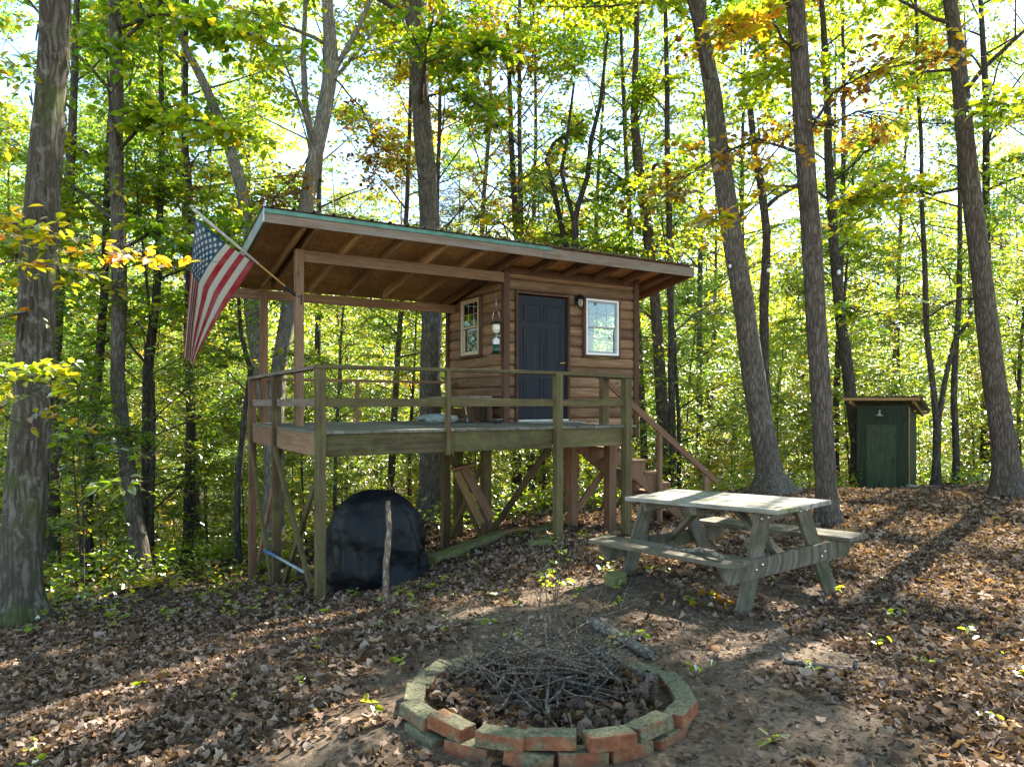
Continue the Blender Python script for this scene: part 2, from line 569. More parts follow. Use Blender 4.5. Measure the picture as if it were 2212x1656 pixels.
# ------------------------------------------------------------------ terrain
GP = [  # (X, distance, height relative to the eye)
    (-2.0, 7.4, -2.05), (-2.98, 9.03, -2.33), (-3.72, 10.3, -2.6), (.566, 8.95, -1.75), (1.5, 9.52, -1.77),
    (-.38, 10.5, -2.06), (-1.08, 11.66, -2.4), (.91, 10.8, -1.9), (1.37, 10.04, -1.82), (2.5, 11.63, -1.9),
    (-5.1, 7.4, -2.3), (-5.8, 11, -2.75), (-1.6, 14, -2.3), (4.5, 12.5, -1.58), (4.25, 9.5, -1.6), (7.75, 11, -1.46),
    (.165, 2.6, -1.405), (.165, 4.35, -1.5), (-.75, 3.4, -1.44), (1.1, 3.4, -1.43), (.165, 3.44, -1.46), (1.9, 5.7, -1.64), (1.1, 6.3, -1.6), (3.0, 6.4, -1.6),
    (2.6, 3.2, -1.5), (4.5, 4.5, -1.5), (-1.6, 2.6, -1.62), (-2.5, 4, -1.75), (-3.4, 5.2, -1.95), (-1, 5.6, -1.8), (-1.2, 6.8, -1.97),
    (8.0, 15, -1.9), (6.0, 14.5, -1.85), (7, 7, -1.4), (10, 12, -1.35), (11, 16, -1.75),
    (0, 0, -1.55), (-6, 2, -2.0), (6, 1, -1.4), (0, -8, -1.6), (-12, 0, -2.6), (14, 2, -1.2),
    (-12, 10, -3.3), (-10, 16, -3.9), (-4, 18, -3.3), (2, 20, -2.9), (8, 22, -2.8), (14, 20, -2.2),
    (-25, 20, -6), (-15, 35, -6), (0, 35, -5), (20, 35, -4), (30, 20, -2.5), (-40, 0, -5), (40, 0, -2), (0, -30, -2.5),
    (-40, 70, -8), (0, 70, -7), (45, 70, -6), (60, 30, -4), (-70, 30, -8), (60, -30, -3), (-60, -30, -6),
]
_P = np.array(GP, float)
_c = _P[:, :2] / 10


def _phi(r2):
    return np.where(r2 > 1e-12, .5 * r2 * np.log(np.maximum(r2, 1e-12)), 0.0)


_K = _phi(((_c[:, None] - _c[None]) ** 2).sum(-1)) + np.eye(len(_P)) * 2e-3
_A = np.block([[_K, np.c_[np.ones(len(_P)), _c]], [np.c_[np.ones(len(_P)), _c].T, np.zeros((3, 3))]])
_w = np.linalg.solve(_A, np.r_[_P[:, 2], 0, 0, 0])


def gz(x, y):
    """ground height (vectorised)"""
    x, y = np.atleast_1d(np.asarray(x, float)), np.atleast_1d(np.asarray(y, float))
    out = np.empty(x.shape)
    xf, yf, of = np.clip(x.ravel(), -75, 75), np.clip(y.ravel(), -35, 80), np.empty(x.size)
    for i in range(0, x.size, 20000):
        q = np.c_[xf[i:i + 20000], yf[i:i + 20000]] / 10
        r2 = ((q[:, None] - _c[None]) ** 2).sum(-1)
        of[i:i + 20000] = _phi(r2) @ _w[:-3] + _w[-3] + q @ _w[-2:]
    of += .025 * np.sin(xf * 2.1 + 1.3 * np.sin(yf * 1.1)) * np.sin(yf * 1.7 + .7 * np.sin(xf * 1.9)) + .012 * np.sin(xf * 5.3 + yf * 3.1) * np.sin(yf * 6.1 - xf * 2.2)
    out = of.reshape(x.shape) + CZ
    return out


def gz1(x, y):
    return float(gz(x, y)[0])

# ------------------------------------------------------------------ settings
SUN_AZ, SUN_EL = 38, 42     # clockwise from the view direction; height
SUN, SKY, EXPO = 5, .095, 2.72
NC, NF, NU, NS = 4, 90, 100, 200
SHADE = [(9, 4, 0, 1.0), (13, 8, 1, 1.0), (12, -3, 2, 1.0), (-8, 2, 0, 1.0), (-7, -6, 1, 1.0), (3, -7, 2, 1.0), (-2, -9, 5, 1.0), (9, -9, 0, 1.0), (-11, 8, 5, 1.0)]
# sunlit bands and patches on the ground of the photo: from, to (pixels), half width (m)
SUNGAPS = [((0, 1590), (330, 1480), .42), ((330, 1480), (760, 1350), .2), ((0, 1440), (300, 1350), .25), ((300, 1350), (600, 1235), .3),
           ((1000, 1330), (1160, 1285), .16), ((1180, 1290), (1260, 1250), .14), ((1430, 1400), (1600, 1440), .3), ((1600, 1440), (1780, 1390), .22),
           ((1900, 1210), (2212, 1330), .7), ((1850, 1120), (2200, 1180), .8), ((1700, 1320), (1780, 1290), .2), ((1830, 1290), (2212, 1290), .25),
           ((20, 1640), (160, 1600), .25), ((1330, 1180), (1500, 1230), .3), ((1240, 1160), (1400, 1150), .3)]
SUNGAPS_W = [((-4.3, 7.0), (-4.7, 9.8), .45), ((-3.9, 11.2), (-3.0, 11.6), .6), ((-1.2, 13.2), (2.2, 12.6), .7), ((1.0, 6.3), (1.35, 5.7), .24), ((1.45, 5.5), (1.75, 5.05), .22), ((1.2, 5.2), (1.5, 4.9), .12), ((5.2, 11.5), (6.5, 12.5), .8)]
# openings that let sun down into the woods (above 5 m only)
WOODGAPS = [((-12, 14), (-6, 11.5), 1.9), ((-10, 18.5), (-3, 16), 2.0), ((-1, 17), (4, 17.5), 1.9), ((6, 18.8), (11, 17), 2.0), ((-15, 22.5), (-4, 22.5), 2.2), ((0, 22.5), (13, 22.5), 2.2), ((-20, 30), (20, 30), 3.0)]
MID = [(-7.5, 17, 0, 1), (-3.2, 18.5, 1, 1), (.6, 19, 5, 1.05), (3.4, 18, 1, .95), (-6, 22, 2, 1), (-1.5, 22.5, 0, 1.05), (2.5, 23, 1, 1.1), (6, 22.5, 0, 1), (9.5, 21, 1, 1.05), (-11, 20, 5, 1),
       (13, 19.5, 2, 1), (-9, 26, 1, 1.1), (-3.5, 27, 3, 1.1), (4.5, 28, 5, 1.1), (9, 27, 2, 1.1), (0.5, 27, 2, 1.1), (14, 26, 1, 1.1), (17, 22, 0, 1)]


# ------------------------------------------------------------------ the raised cabin
A0 = R(31.1)
CU, CV = math.cos(A0), math.sin(A0)
P0 = Vector((-2.0, 7.4, CZ - .29))


def uv2w(u, v):
    return P0.x + CU * u - CV * v, P0.y + CV * u + CU * v


def gl(u, v):
    """ground height below the deck floor at cabin coordinates"""
    return gz1(*uv2w(u, v)) - P0.z


cabin = thing('raised_cabin', 'small brown log-sided cabin on tall posts with a covered porch, open deck and stairs', 'cabin', P0, A0)
VW = 1.9            # front wall plane
U0, U1, VB = 3.357, 5.943, 3.85
RS = .17            # roof slope
def zr(v, off=0.0):
    return 2.27 + RS * (VW - v) + off    # rafter underside

DK = 3.62           # deck depth on the open side
UE = 4.25           # right end of the deck
# deck floor: boards run front to back
mb = MB()
u = -.02
while u < UE:
    w = .138
    if u > U0 - .1:
        back = VW - .03
    else:
        back = DK
    fr = -.03 - random.uniform(0, .012)
    mb.bar((u + w / 2, fr, -.016), (u + w / 2, back, -.016), w, .03)
    u += .1435
mb.build('deck_floor', M['deck_wood'], cabin)
# rim beams and joists
b = .236
def beam(name, p0, p1, w, h, m, bev=.004, **k):
    return MB().bar(p0, p1, w, h, **k).build(name, M[m], cabin, bev)
zc = -.034 - b / 2
beam('rim_beam', (.06, .02, zc), (2.93, .02, zc), .04, b, 'green_wood')
beam('rim_beam', (3.05, .02, zc), (4.06, .02, zc), .04, b, 'green_wood')
beam('rim_beam', (.0, .06, zc), (.0, 1.84, zc), .04, b, 'beam_wood')
beam('rim_beam', (.0, 1.95, zc), (.0, 3.35, zc), .04, b, 'beam_wood')
beam('rim_beam', (0.02, 3.6, zc), (U0, 3.6, zc), .04, b, 'beam_wood')
beam('rim_beam', (UE - .02, .1, zc), (UE - .02, VW - .06, zc), .04, b, 'beam_wood')
for k in range(6):
    v = .5 + k * .5
    beam('floor_joist', (.03, v, zc - .01), ((UE - .05) if v < 1.8 else U0, v, zc - .01), .038, .19, 'beam_wood', 0)
# posts
def post(name, u, v, top, s, m, sink=.18):
    return MB().bar((u, v, gl(u, v) - sink), (u, v, top), s, s, up=(0, 1, 0)).build(name, M[m], cabin, .005)
RT = .655
post('corner_post', 0.0, 0.0, RT - .0, .098, 'green_wood')
post('railing_post', -.015, VW, RT - .02, .098, 'post_wood')
post('railing_post', -.01, 3.42, RT - .02, .098, 'red_wood')
post('railing_post', 2.99, -.03, RT, .095, 'green_wood')
post('railing_post', 4.11, -.02, RT - .04, .105, 'green_wood')
MB().bar((1.46, -.03, -.3), (1.46, -.03, RT), .05, .07, up=(0, 1, 0)).build('railing_post', M['post_wood'], cabin, .003)
MB().bar((4.24, .62, -.2), (4.24, .62, RT - .02), .105, .1, up=(0, 1, 0)).build('railing_post', M['post_wood'], cabin, .003)
MB().bar((1.61, 3.55, -.2), (1.61, 3.55, RT - .03), .05, .06, up=(0, 1, 0)).build('railing_post', M['red_wood'], cabin, .003)
MB().bar((U0 - .12, 3.55, -.2), (U0 - .12, 3.55, RT - .03), .05, .06, up=(0, 1, 0)).build('railing_post', M['red_wood'], cabin, .003)
# support posts below
for (uu, vv, s) in ((2.99, 1.83, .125), (2.99, 3.2, .125), (4.27, .52, .13), (4.27, 1.42, .13), (5.85, 2.45, .13), (3.5, 3.75, .13), (5.85, 3.75, .13)):
    post('support_post', uu, vv, -.04 if uu < 4.2 else -.28, s, 'red_wood' if uu > 4 else 'post_wood')
# railings
beam('top_rail', (-.05, .0, RT + .018), (2.93, -.01, RT + .018), .12, .04, 'green_wood')
beam('top_rail', (2.935, -.01, RT + .016), (4.17, -.015, RT - .01), .12, .04, 'green_wood')
beam('top_rail', (.0, .07, RT + .016), (-.01, 3.5, RT + .0), .11, .04, 'fascia_wood')
beam('top_rail', (.03, 3.55, RT - .01), (U0 - .02, 3.55, RT - .01), .1, .04, 'red_wood')
beam('top_rail', (4.2, .05, RT - .03), (4.24, .7, RT), .1, .035, 'green_wood')
mr = .3
beam('middle_rail', (.05, -.01, mr), (2.945, -.015, mr), .04, .092, 'green_wood')
beam('middle_rail', (3.04, -.015, mr), (4.06, -.015, mr), .04, .085, 'green_wood')
beam('middle_rail', (.0, .05, mr), (.0, 1.85, mr), .04, .09, 'fascia_wood')
beam('middle_rail', (.0, 1.95, mr), (.0, 3.37, mr), .04, .09, 'fascia_wood')
# braces
def brace(u0, v0, z0, u1, v1, z1, w=.088, m='green_wood', up=(1, 0, 0)):
    return MB().bar((u0, v0, z0), (u1, v1, z1), w, .038, up=up, r=random.random()).build('brace', M[m], cabin, .003)
zt = -.27
brace(-.06, 3.3, zt, -.06, 1.95, gl(0, 1.95) + .05)
brace(.06, 1.95, zt, .06, 3.35, gl(0, 3.35) + .3, m='red_wood')
brace(-.06, 1.78, zt, -.06, .1, gl(0, .1) + .1)
brace(.06, .1, zt - .02, .06, 1.8, gl(0, 1.8) + .05)
brace(2.93, 3.15, zt, 2.93, 1.87, gl(2.99, 1.9) + .05, m='post_wood')
brace(3.06, 1.95, zt - .2, 3.06, 3.15, gl(2.99, 3.1) + .2, m='post_wood')
brace(2.96, .12, zt, 2.96, 1.72, gl(2.99, 1.7) + .06, m='post_wood')
brace(4.2, 1.5, gl(4.27, 1.42) + .05, 5.0, 1.42, -.65, w=.1, m='red_wood', up=(0, 1, 0))
# porch posts and roof beams
post2 = lambda u, v, z0, z1, s, m: MB().bar((u, v, z0), (u, v, z1), s, s, up=(0, 1, 0)).build('porch_post', M[m], cabin, .004)
post2(.27, VW, -.001, 2.272, .105, 'beam_wood')
post2(.17, 3.5, -.001, 1.97, .1, 'red_wood')
beam('roof_beam', (.325, VW, 2.195), (U0 - .0, VW, 2.195), .045, .15, 'beam_wood')
beam('roof_beam', (-.28, 3.58, 1.9), (U0 + .0, 3.58, 1.9), .045, .14, 'beam_wood')
# roof: rafters, strand board, metal sheet, fascia
UL, UR, VF, VR = -.315, 6.585, 1.172, 4.05
for uu in (.165, .31, .86, 1.46, 2.06, 2.66, 3.26, 3.86, 4.46, 5.06, 5.66, 6.2):
    m = 'rafter_wood' if uu < 3.0 else 'red_wood'
    v0, v1 = VF + .045, (3.56 if uu < 3 else VR - .02)
    h = .14
    # the rear of each porch rafter stops at the rear beam
    MB().bar((uu, v0, zr(v0, h / 2)), (uu, v1, zr(v1, h / 2)), .04, h).build('rafter', M[m], cabin, .003)
MB().bar((UL + .02, VF + .05, zr(VF + .05, .07)), (UL + .02, VR - .02, zr(VR - .02, .07)), .04, .135).build('barge_board', M['fascia_wood'], cabin, .003)
MB().bar((UR - .02, VF + .05, zr(VF + .05, .07)), (UR - .02, VR - .02, zr(VR - .02, .07)), .04, .135).build('barge_board', M['red_wood'], cabin, .003)
# galvanised strip on the left edge
MB().prism([(UL - .012, VF - .02, zr(VF - .02, -.0)), (UL - .004, VF - .02, zr(VF - .02, -.0)), (UL - .004, VF - .02, zr(VF - .02, .172)), (UL - .012, VF - .02, zr(VF - .02, .172))],
           (0, 0, 0), (0, 1.9, -1.9 * RS)).build('edge_trim', M['galv'], cabin)
mb = MB()
th = .012
v = VF + .02
vs = []
MB().bar((UL + .01, (VF + VR) / 2, zr((VF + VR) / 2, .149)), (UR - .01, (VF + VR) / 2, zr((VF + VR) / 2, .149)), (VR - VF - .04) / math.cos(math.atan(RS)), .014,
         up=(0, RS, 1)).build('roof_sheathing', M['osb'], cabin)
# ribbed metal sheet: profile across u, extruded along the slope
prof = []
x = UL - .03
while x < UR + .03:
    prof += [(x, 0), (x + .09, 0), (x + .105, .024), (x + .135, .024), (x + .15, 0)]
    x += .24
pv, fs = [], []
for (v, k) in ((VF - .05, 0), (VR + .03, 1)):
    for (px, pz) in prof:
        pv.append((px, v, zr(v, .166) + pz))
n = len(prof)
for i in range(n - 1):
    fs.append((i, i + 1, n + i + 1, n + i))
me = bpy.data.meshes.new('roof_sheet')
me.from_pydata(pv, [], fs)
o = link('roof_sheet', me, M['roof_metal'], cabin)
so = o.modifiers.new('thick', 'SOLIDIFY'); so.thickness = .003; so.offset = 1
def fascia(u0, u1, m, dz=0):
    zf = zr(VF, .075)
    MB().bar((u0, VF + .02, zf + dz), (u1, VF + .02, zf + dz), .038, .15).build('fascia', M[m], cabin, .003)
fascia(UL, 3.58, 'fascia_wood')
fascia(3.585, UR, 'fascia_wood', -.004)
MB().bar((UL - .01, VF - .01, zr(VF, .135)), (3.72, VF - .01, zr(VF, .135)), .014, .05).build('drip_strip', M['teal'], cabin, .002)

# log siding
HC = .165
ZB = -.28
def log_wall(name, axis, fixed, a0, a1, out, openings, ncourse, clampf=None):
    """axis 'u' or 'v'; 'out' is the outward sign on the other axis"""
    mb = MB()
    prof = [(0, .003), (.018, .003), (.04, .022), (.05, .05), (.053, .085), (.049, .12), (.036, .15), (.018, .163), (0, .163)]
    for k in range(ncourse):
        z0 = ZB + k * HC
        segs = [(a0, a1)]
        for (o0, o1, oz0, oz1) in openings:
            if oz0 < z0 + HC * .5 < oz1:
                ns = []
                for (s0, s1) in segs:
                    if o1 <= s0 or o0 >= s1:
                        ns.append((s0, s1))
                    else:
                        if o0 > s0: ns.append((s0, o0))
                        if o1 < s1: ns.append((o1, s1))
                segs = ns
        for (s0, s1) in segs:
            pts = []
            for (d, z) in prof:
                if axis == 'u':
                    pts.append((0, fixed + out * (d - .0), z0 + z))
                else:
                    pts.append((fixed + out * (d - .0), 0, z0 + z))
            e0, e1 = ((s0, 0, 0), (s1, 0, 0)) if axis == 'u' else ((0, s0, 0), (0, s1, 0))
            if (axis == 'u') == (out > 0):
                pts = pts[::-1]
            mb.prism(pts, e0, e1, clamp=clampf)
    return mb.build(name, M['log_wood'], cabin)

door_o = (3.53, 4.54, .0, 1.99)
winR = (4.81, 5.565, 1.04, 2.03)
winL = (2.6, 3.3, 1.04, 2.03)
winB = (3.75, 4.75, 1.04, 2.03)
clv = lambda p: Vector((p.x, p.y, min(p.z, zr(p.y, .14))))
WO = VW + .053
log_wall('wall', 'u', WO, U0 + .05, U1 - .03, -1, [door_o, winR], 16, clv)
log_wall('wall', 'v', U0 + .053, VW + .06, VB - .03, -1, [winL], 16, clv)
log_wall('wall', 'u', VB - .053, U0 + .05, U1 - .03, 1, [winB], 15, clv)
log_wall('wall', 'v', U1 - .053, VW + .06, VB - .03, 1, [(2.3, 3.1, 1.04, 2.03)], 16, clv)
# inside faces: plain panels behind the logs and a cabin floor
mb = MB()
mb.box(((U0 + U1) / 2, (VW + VB) / 2 + .02, -.2), (U1 - U0 - .12, VB - VW - .14, .12))
mb.build('cabin_floor', M['dark_wood'], cabin)
# corner boards
for (cu, cv, zt2) in ((U0 + .02, VW + .02, 2.4), (U1 - .0, VW + .02, 2.4), (U0 + .02, VB, 2.0), (U1, VB, 2.0)):
    MB().bar((cu, cv, ZB - .01), (cu, cv, zt2), .1, .1, up=(0, 1, 0)).build('corner_board', M['trim_wood'], cabin, .003)
MB().bar((U0 + .08, VW - .012, 2.31), (U1 - .06, VW - .012, 2.31), .03, .1).build('frieze_board', M['trim_wood'], cabin, .002)

# door
mb = MB()
du0, du1, dz0, dz1 = 3.572, 4.5, .045, 1.955
dc = (du0 + du1) / 2
mb.box((dc, VW + .02, (dz0 + dz1) / 2), (du1 - du0, .044, dz1 - dz0))
dw = du1 - du0
for (x0, x1) in ((.13, .46), (.54, .87)):
    for (q0, q1) in ((.09, .325), (.37, .74), (.8, .93)):
        # raised panel with a sunken surround
        xa, xb = du0 + dw * x0, du0 + dw * x1
        za, zb = dz0 + (dz1 - dz0) * q0, dz0 + (dz1 - dz0) * q1
        y = VW - .004
        e = .018
        for (pa, pb, w, h) in (((xa, y, za), (xb, y, za), .012, e), ((xa, y, zb), (xb, y, zb), .012, e)):
            mb.bar(pa, pb, w, h)
        for xx in (xa, xb):
            mb.bar((xx, y, za + e / 2), (xx, y, zb - e / 2), .012, e, up=(1, 0, 0))
        mb.box(((xa + xb) / 2, y + .001, (za + zb) / 2), (xb - xa - .09, .009, zb - za - .09))
door = mb.build('door', M['door'], cabin, .002)
mb = MB()
mb.bar((3.551, VW - .012, .0), (3.551, VW - .012, 1.972), .034, .075, up=(0, 1, 0))
mb.bar((4.52, VW - .012, .0), (4.52, VW - .012, 1.972), .034, .075, up=(0, 1, 0))
mb.bar((3.53, VW - .012, 1.99), (4.541, VW - .012, 1.99), .075, .034)
mb.build('door_frame', M['trim_wood'], door, .002)
MB().bar((3.57, VW - .01, .02), (4.503, VW - .01, .02), .09, .04).build('threshold', M['galv'], door, .003)
mb = MB()
mb.tube([(4.44, VW - .004, .93), (4.44, VW - .05, .93)], .014, 10)
mb.tube([(4.445, VW - .05, .93), (4.40, VW - .058, .927), (4.325, VW - .055, .922)], [.012, .011, .008], 8)
mb.lathe([(.0, 0), (.03, 0), (.03, .008), (0, .008)], (4.44, VW, .93), 14)
mb.build('handle', M['brass'], door)


def window(u0, u1, z0, z1, T, fm, sm, grid=True, wm='trim_wood'):
    """T maps (a, depth out, z) to cabin coordinates"""
    mb = MB()
    def fr(mb, a0, a1, b0, b1, w, d0, d1):
        dm, dd = (d0 + d1) / 2, abs(d1 - d0)
        ac = lambda a, z: T(a, dm, z)
        up = T(0, 1, 0) - T(0, 0, 0)
        for (p, q) in (((a0, b0 + w / 2), (a1, b0 + w / 2)), ((a0, b1 - w / 2), (a1, b1 - w / 2))):
            mb.bar(ac(*p), ac(*q), w, dd, up=up)
        for x in (a0 + w / 2, a1 - w / 2):
            mb.bar(ac(x, b0 + w), ac(x, b1 - w), w, dd, up=up)
    fr(mb, u0, u1, z0, z1, .04, -.03, .058)
    win = mb.build('window', M[wm], cabin, .002)
    mb = MB()
    fr(mb, u0 + .041, u1 - .041, z0 + .041, z1 - .041, .032, -.02, .06)
    mb.build('frame', M[fm], win, .003)
    a0, a1, b0, b1 = u0 + .074, u1 - .074, z0 + .074, z1 - .074
    zm = (b0 + b1) / 2
    mb = MB()
    fr(mb, a0, a1, zm - .014, b1, .026, .018, .04)
    fr(mb, a0, a1, b0, zm + .014, .028, -.012, .014)
    mb.build('sash', M[sm], win, .002)
    mb = MB()
    up = T(0, 1, 0) - T(0, 0, 0)
    if grid:
        for k in (1, 2):
            x = a0 + (a1 - a0) * k / 3
            mb.bar(T(x, .026, zm + .012), T(x, .026, b1 - .026), .014, .006, up=up)
        mb.bar(T(a0 + .026, .0262, (zm + b1) / 2), T(a1 - .026, .0262, (zm + b1) / 2), .0135, .0062, up=up)
    mb.build('muntin', M['beige_vinyl'], win)
    mb = MB()
    for (zz0, zz1, d) in ((zm + .008, b1 - .02, .03), (b0 + .02, zm - .008, .002)):
        mb.bar(T(a0 + .022, d, (zz0 + zz1) / 2), T(a1 - .022, d, (zz0 + zz1) / 2), zz1 - zz0, .004, up=up)
    mb.build('pane', M['glass'], win)
    return win

window(4.81, 5.565, 1.04, 2.03, lambda a, d, z: Vector((a, VW - d, z)), 'white_vinyl', 'grey_vinyl')
window(2.6, 3.3, 1.04, 2.03, lambda a, d, z: Vector((U0 - d, a, z)), 'beige_vinyl', 'beige_vinyl')
window(3.75, 4.75, 1.04, 2.03, lambda a, d, z: Vector((a, VB + d, z)), 'white_vinyl', 'grey_vinyl')

# stairs at the right end of the deck, going down along the wall
stairs = None
nst, rise, run = 8, .182, .243
u_s = UE + .05
def stringer(v):
    # sawtooth board
    pts = [(u_s - .02, -.12)]
    top = []
    for k in range(nst):
        top += [(u_s + .02 + k * run, -rise * (k + 1) - .035), (u_s + .02 + (k + 1) * run, -rise * (k + 1) - .035)]
    ub, zb = top[-1]
    zg = gl(ub, v) - .02
    pts = [(u_s, -.06)] + top + [(ub, max(zg, zb - .25)), (ub - .25, max(zg, zb - .27))] + [(u_s, -.48)]
    # as strips so that every face is convex
    mb = MB()
    sl = rise / run
    for k in range(nst):
        a0, a1 = u_s + .02 + k * run, u_s + .02 + (k + 1) * run
        zt_ = -rise * (k + 1) - .035
        lo = lambda uu: max(-.42 - (uu - u_s) * sl, gl(uu, v) - .03)
        mb.prism([(a0, v, lo(a0)), (a1, v, lo(a1)), (a1, v, zt_), (a0, v, zt_)], (0, -.02, 0), (0, .02, 0), r=.4)
    return mb
SV0, SV1 = .68, 1.36
st = stringer(SV0).build('stairs', M['red_wood'], cabin)
stringer(SV1).build('stringer', M['red_wood'], st)
for k in range(nst):
    a0 = u_s + .02 + k * run
    z = -rise * (k + 1) - .016
    MB().bar((a0 + run / 2 - .01, SV0 - .05, z), (a0 + run / 2 - .01, SV1 + .05, z), run + .03, .036).build('tread', M['beam_wood'], st, .003)
hv = .6
hp = lambda uu: .6 - .70 * (uu - 4.27)
MB().bar((4.24, hv, hp(4.24)), (6.5, hv, hp(6.5)), .04, .09).build('handrail', M['red_wood'], st, .003)
for uu, s in ((5.3, .06), (6.27, .1)):
    MB().bar((uu, hv + .02, gl(uu, hv) - .1), (uu, hv + .02, hp(uu) - .04), s, .06, up=(0, 1, 0)).build('newel_post', M['beam_wood'], st, .003)

# ------------------------------------------------------------------ things on and around the cabin
def place(o):
    """parent-free object given in cabin coordinates"""
    o.matrix_world = Matrix.Translation(P0) @ Matrix.Rotation(A0, 4, 'Z') @ o.matrix_world
    return o
def cthing(name, label, cat, u, v, z, rz=0.0):
    x, y = uv2w(u, v)
    return thing(name, label, cat, (x, y, P0.z + z), A0 + rz)

# caged wall lamp
wl = cthing('wall_lamp', 'black caged wall lamp between the dark door and the front window', 'wall lamp', 4.69, VW - .0, 1.94)
mb = MB(); mb.box((0, -.012, 0.02), (.07, .024, .15)); mb.tube([(0, -.02, .05), (0, -.07, .085), (0, -.115, .07)], .012, 8)
mb.build('bracket', M['black_metal'], wl, .003)
mb = MB(); mb.lathe([(.0, .06), (.03, .055), (.045, .03), (.085, .0), (.085, -.008), (.04, -.006), (.0, -.006)], (0, -.115, .02), 24)
mb.build('shade', M['black_metal'], wl)
mb = MB(); mb.lathe([(.036, .0), (.04, -.03), (.038, -.09), (.02, -.12), (.0, -.125)], (0, -.115, .012), 16)
mb.build('globe', M['lantern_glass'], wl)
mb = MB()
for k in range(6):
    a = k * math.pi / 3
    c, s = math.cos(a), math.sin(a)
    mb.tube([(c * .047, -.115 + s * .047, .012), (c * .05, -.115 + s * .05, -.06), (c * .03, -.115 + s * .03, -.125), (0, -.115, -.135)], .004, 5)
for z in (-.02, -.055, -.09):
    mb.tube([(.05 * math.cos(q * .5236), -.115 + .05 * math.sin(q * .5236), z) for q in range(13)], .004, 5)
mb.lathe([(.0, -.125), (.035, -.125), (.02, -.15), (0, -.152)], (0, -.115, 0), 12)
mb.build('cage', M['black_metal'], wl)

# camping lantern hung from the porch beam
ln = cthing('camping_lantern', 'gas camping lantern with green can hanging on a wire beside the left window', 'lantern', 3.175, VW - .05, 1.03)
mb = MB(); mb.lathe([(.075, 0), (.08, .012), (.06, .03), (.03, .035), (0, .035)], (0, 0, 0), 20); mb.build('base', M['black_metal'], ln)
mb = MB(); mb.lathe([(.05, .035), (.052, .05), (.052, .14)], (0, 0, 0), 20); mb.build('gas_can', M['green_can'], ln)
mb = MB(); mb.lathe([(.052, .141), (.0525, .145), (.0525, .2), (.046, .225), (.02, .235), (.015, .25)], (0, 0, 0), 20); mb.build('can_label', M['label_white'], ln)
mb = MB(); mb.lathe([(.012, .25), (.014, .3), (.03, .305), (.055, .325)], (0, 0, 0), 16); mb.tube([(.01, 0, .275), (.06, 0, .272)], .008, 8); mb.tube([(.06, 0, .272), (.066, 0, .272)], .018, 10); mb.build('burner', M['steel'], ln)
mb = MB(); mb.lathe([(.05, .326), (.058, .345), (.058, .43), (.05, .445)], (0, 0, 0), 20); mb.build('globe', M['lantern_glass'], ln)
mb = MB(); mb.lathe([(.085, .446), (.085, .455), (.06, .475), (.02, .485), (0, .485)], (0, 0, 0), 20); mb.build('hood', M['black_metal'], ln)
mb = MB(); mb.tube([(-.075, 0, .45), (-.05, 0, .6), (-.012, 0, .685), (.012, 0, .685), (.05, 0, .6), (.075, 0, .45)], .0035, 6)
mb.tube([(0, 0, .686), (0, 0, .75), (0, .025, 1.095)], .0018, 5); mb.build('bail', M['steel'], ln)

# bench under the left window
bn = cthing('plank_bench', 'low brown plank bench against the cabin wall under the left window', 'bench', 2.98, 2.75, 0)
mb = MB()
for k in range(2):
    mb.bar((-.1 + k * .2, -.78, .385), (-.1 + k * .2, .75, .385), .19, .036)
mb.build('seat', M['fascia_wood'], bn, .004)
for yy in (-.62, .6):
    for xx in (-.13, .13):
        MB().bar((xx, yy, 0), (xx, yy, .366), .085, .085, up=(0, 1, 0)).build('leg', M['dark_wood'], bn, .003)
mb = MB()
for k in range(4):
    mb.bar((.17, -.74 + k * .145, .02), (.17, -.74 + k * .145, .365), .025, .135, up=(0, 1, 0))
mb.build('side_panel', M['trim_wood'], bn, .002)
# cushion
def blob(name, m, sx, sy, sz, seed, parent=None, n=28, pw=.6):
    vs, fs = [], []
    for i in range(n + 1):
        th = math.pi * i / n
        for j in range(2 * n):
            ph = math.pi * j / n
            x, y, z = math.sin(th) * math.cos(ph), math.sin(th) * math.sin(ph), math.cos(th)
            sg = lambda q: math.copysign(abs(q) ** pw, q)
            k = 1 + .16 * noise.noise((x * 2 + seed, y * 2, z * 2)) + .05 * noise.noise((x * 7 + seed, y * 7, z * 5))
            vs.append((sg(x) * sx * k, sg(y) * sy * k, max(z * sz * k + sz * .8, 0)))
    for i in range(n):
        for j in range(2 * n):
            k = (j + 1) % (2 * n)
            a, b2 = i * 2 * n, (i + 1) * 2 * n
            fs.append((a + j, b2 + j, b2 + k, a + k))
    me = bpy.data.meshes.new(name)
    me.from_pydata(vs, [], fs)
    me.polygons.foreach_set('use_smooth', np.ones(len(fs), bool))
    return link(name, me, m, parent)
cu = cthing('cushion', 'grey-green cloth cushion slumped on the deck floor by the bench leg', 'cushion', 2.32, 2.1, 0.001, .35)
blob('cover', M['cushion'], .33, .2, .075, 3.3, cu)
mb = MB(); mb.tube([(.33 * math.cos(a * .349), .2 * math.sin(a * .349) , .05 + .012 * math.sin(a * 2.1)) for a in range(19)], .009, 6); mb.build('piping', M['black_metal'], cu)
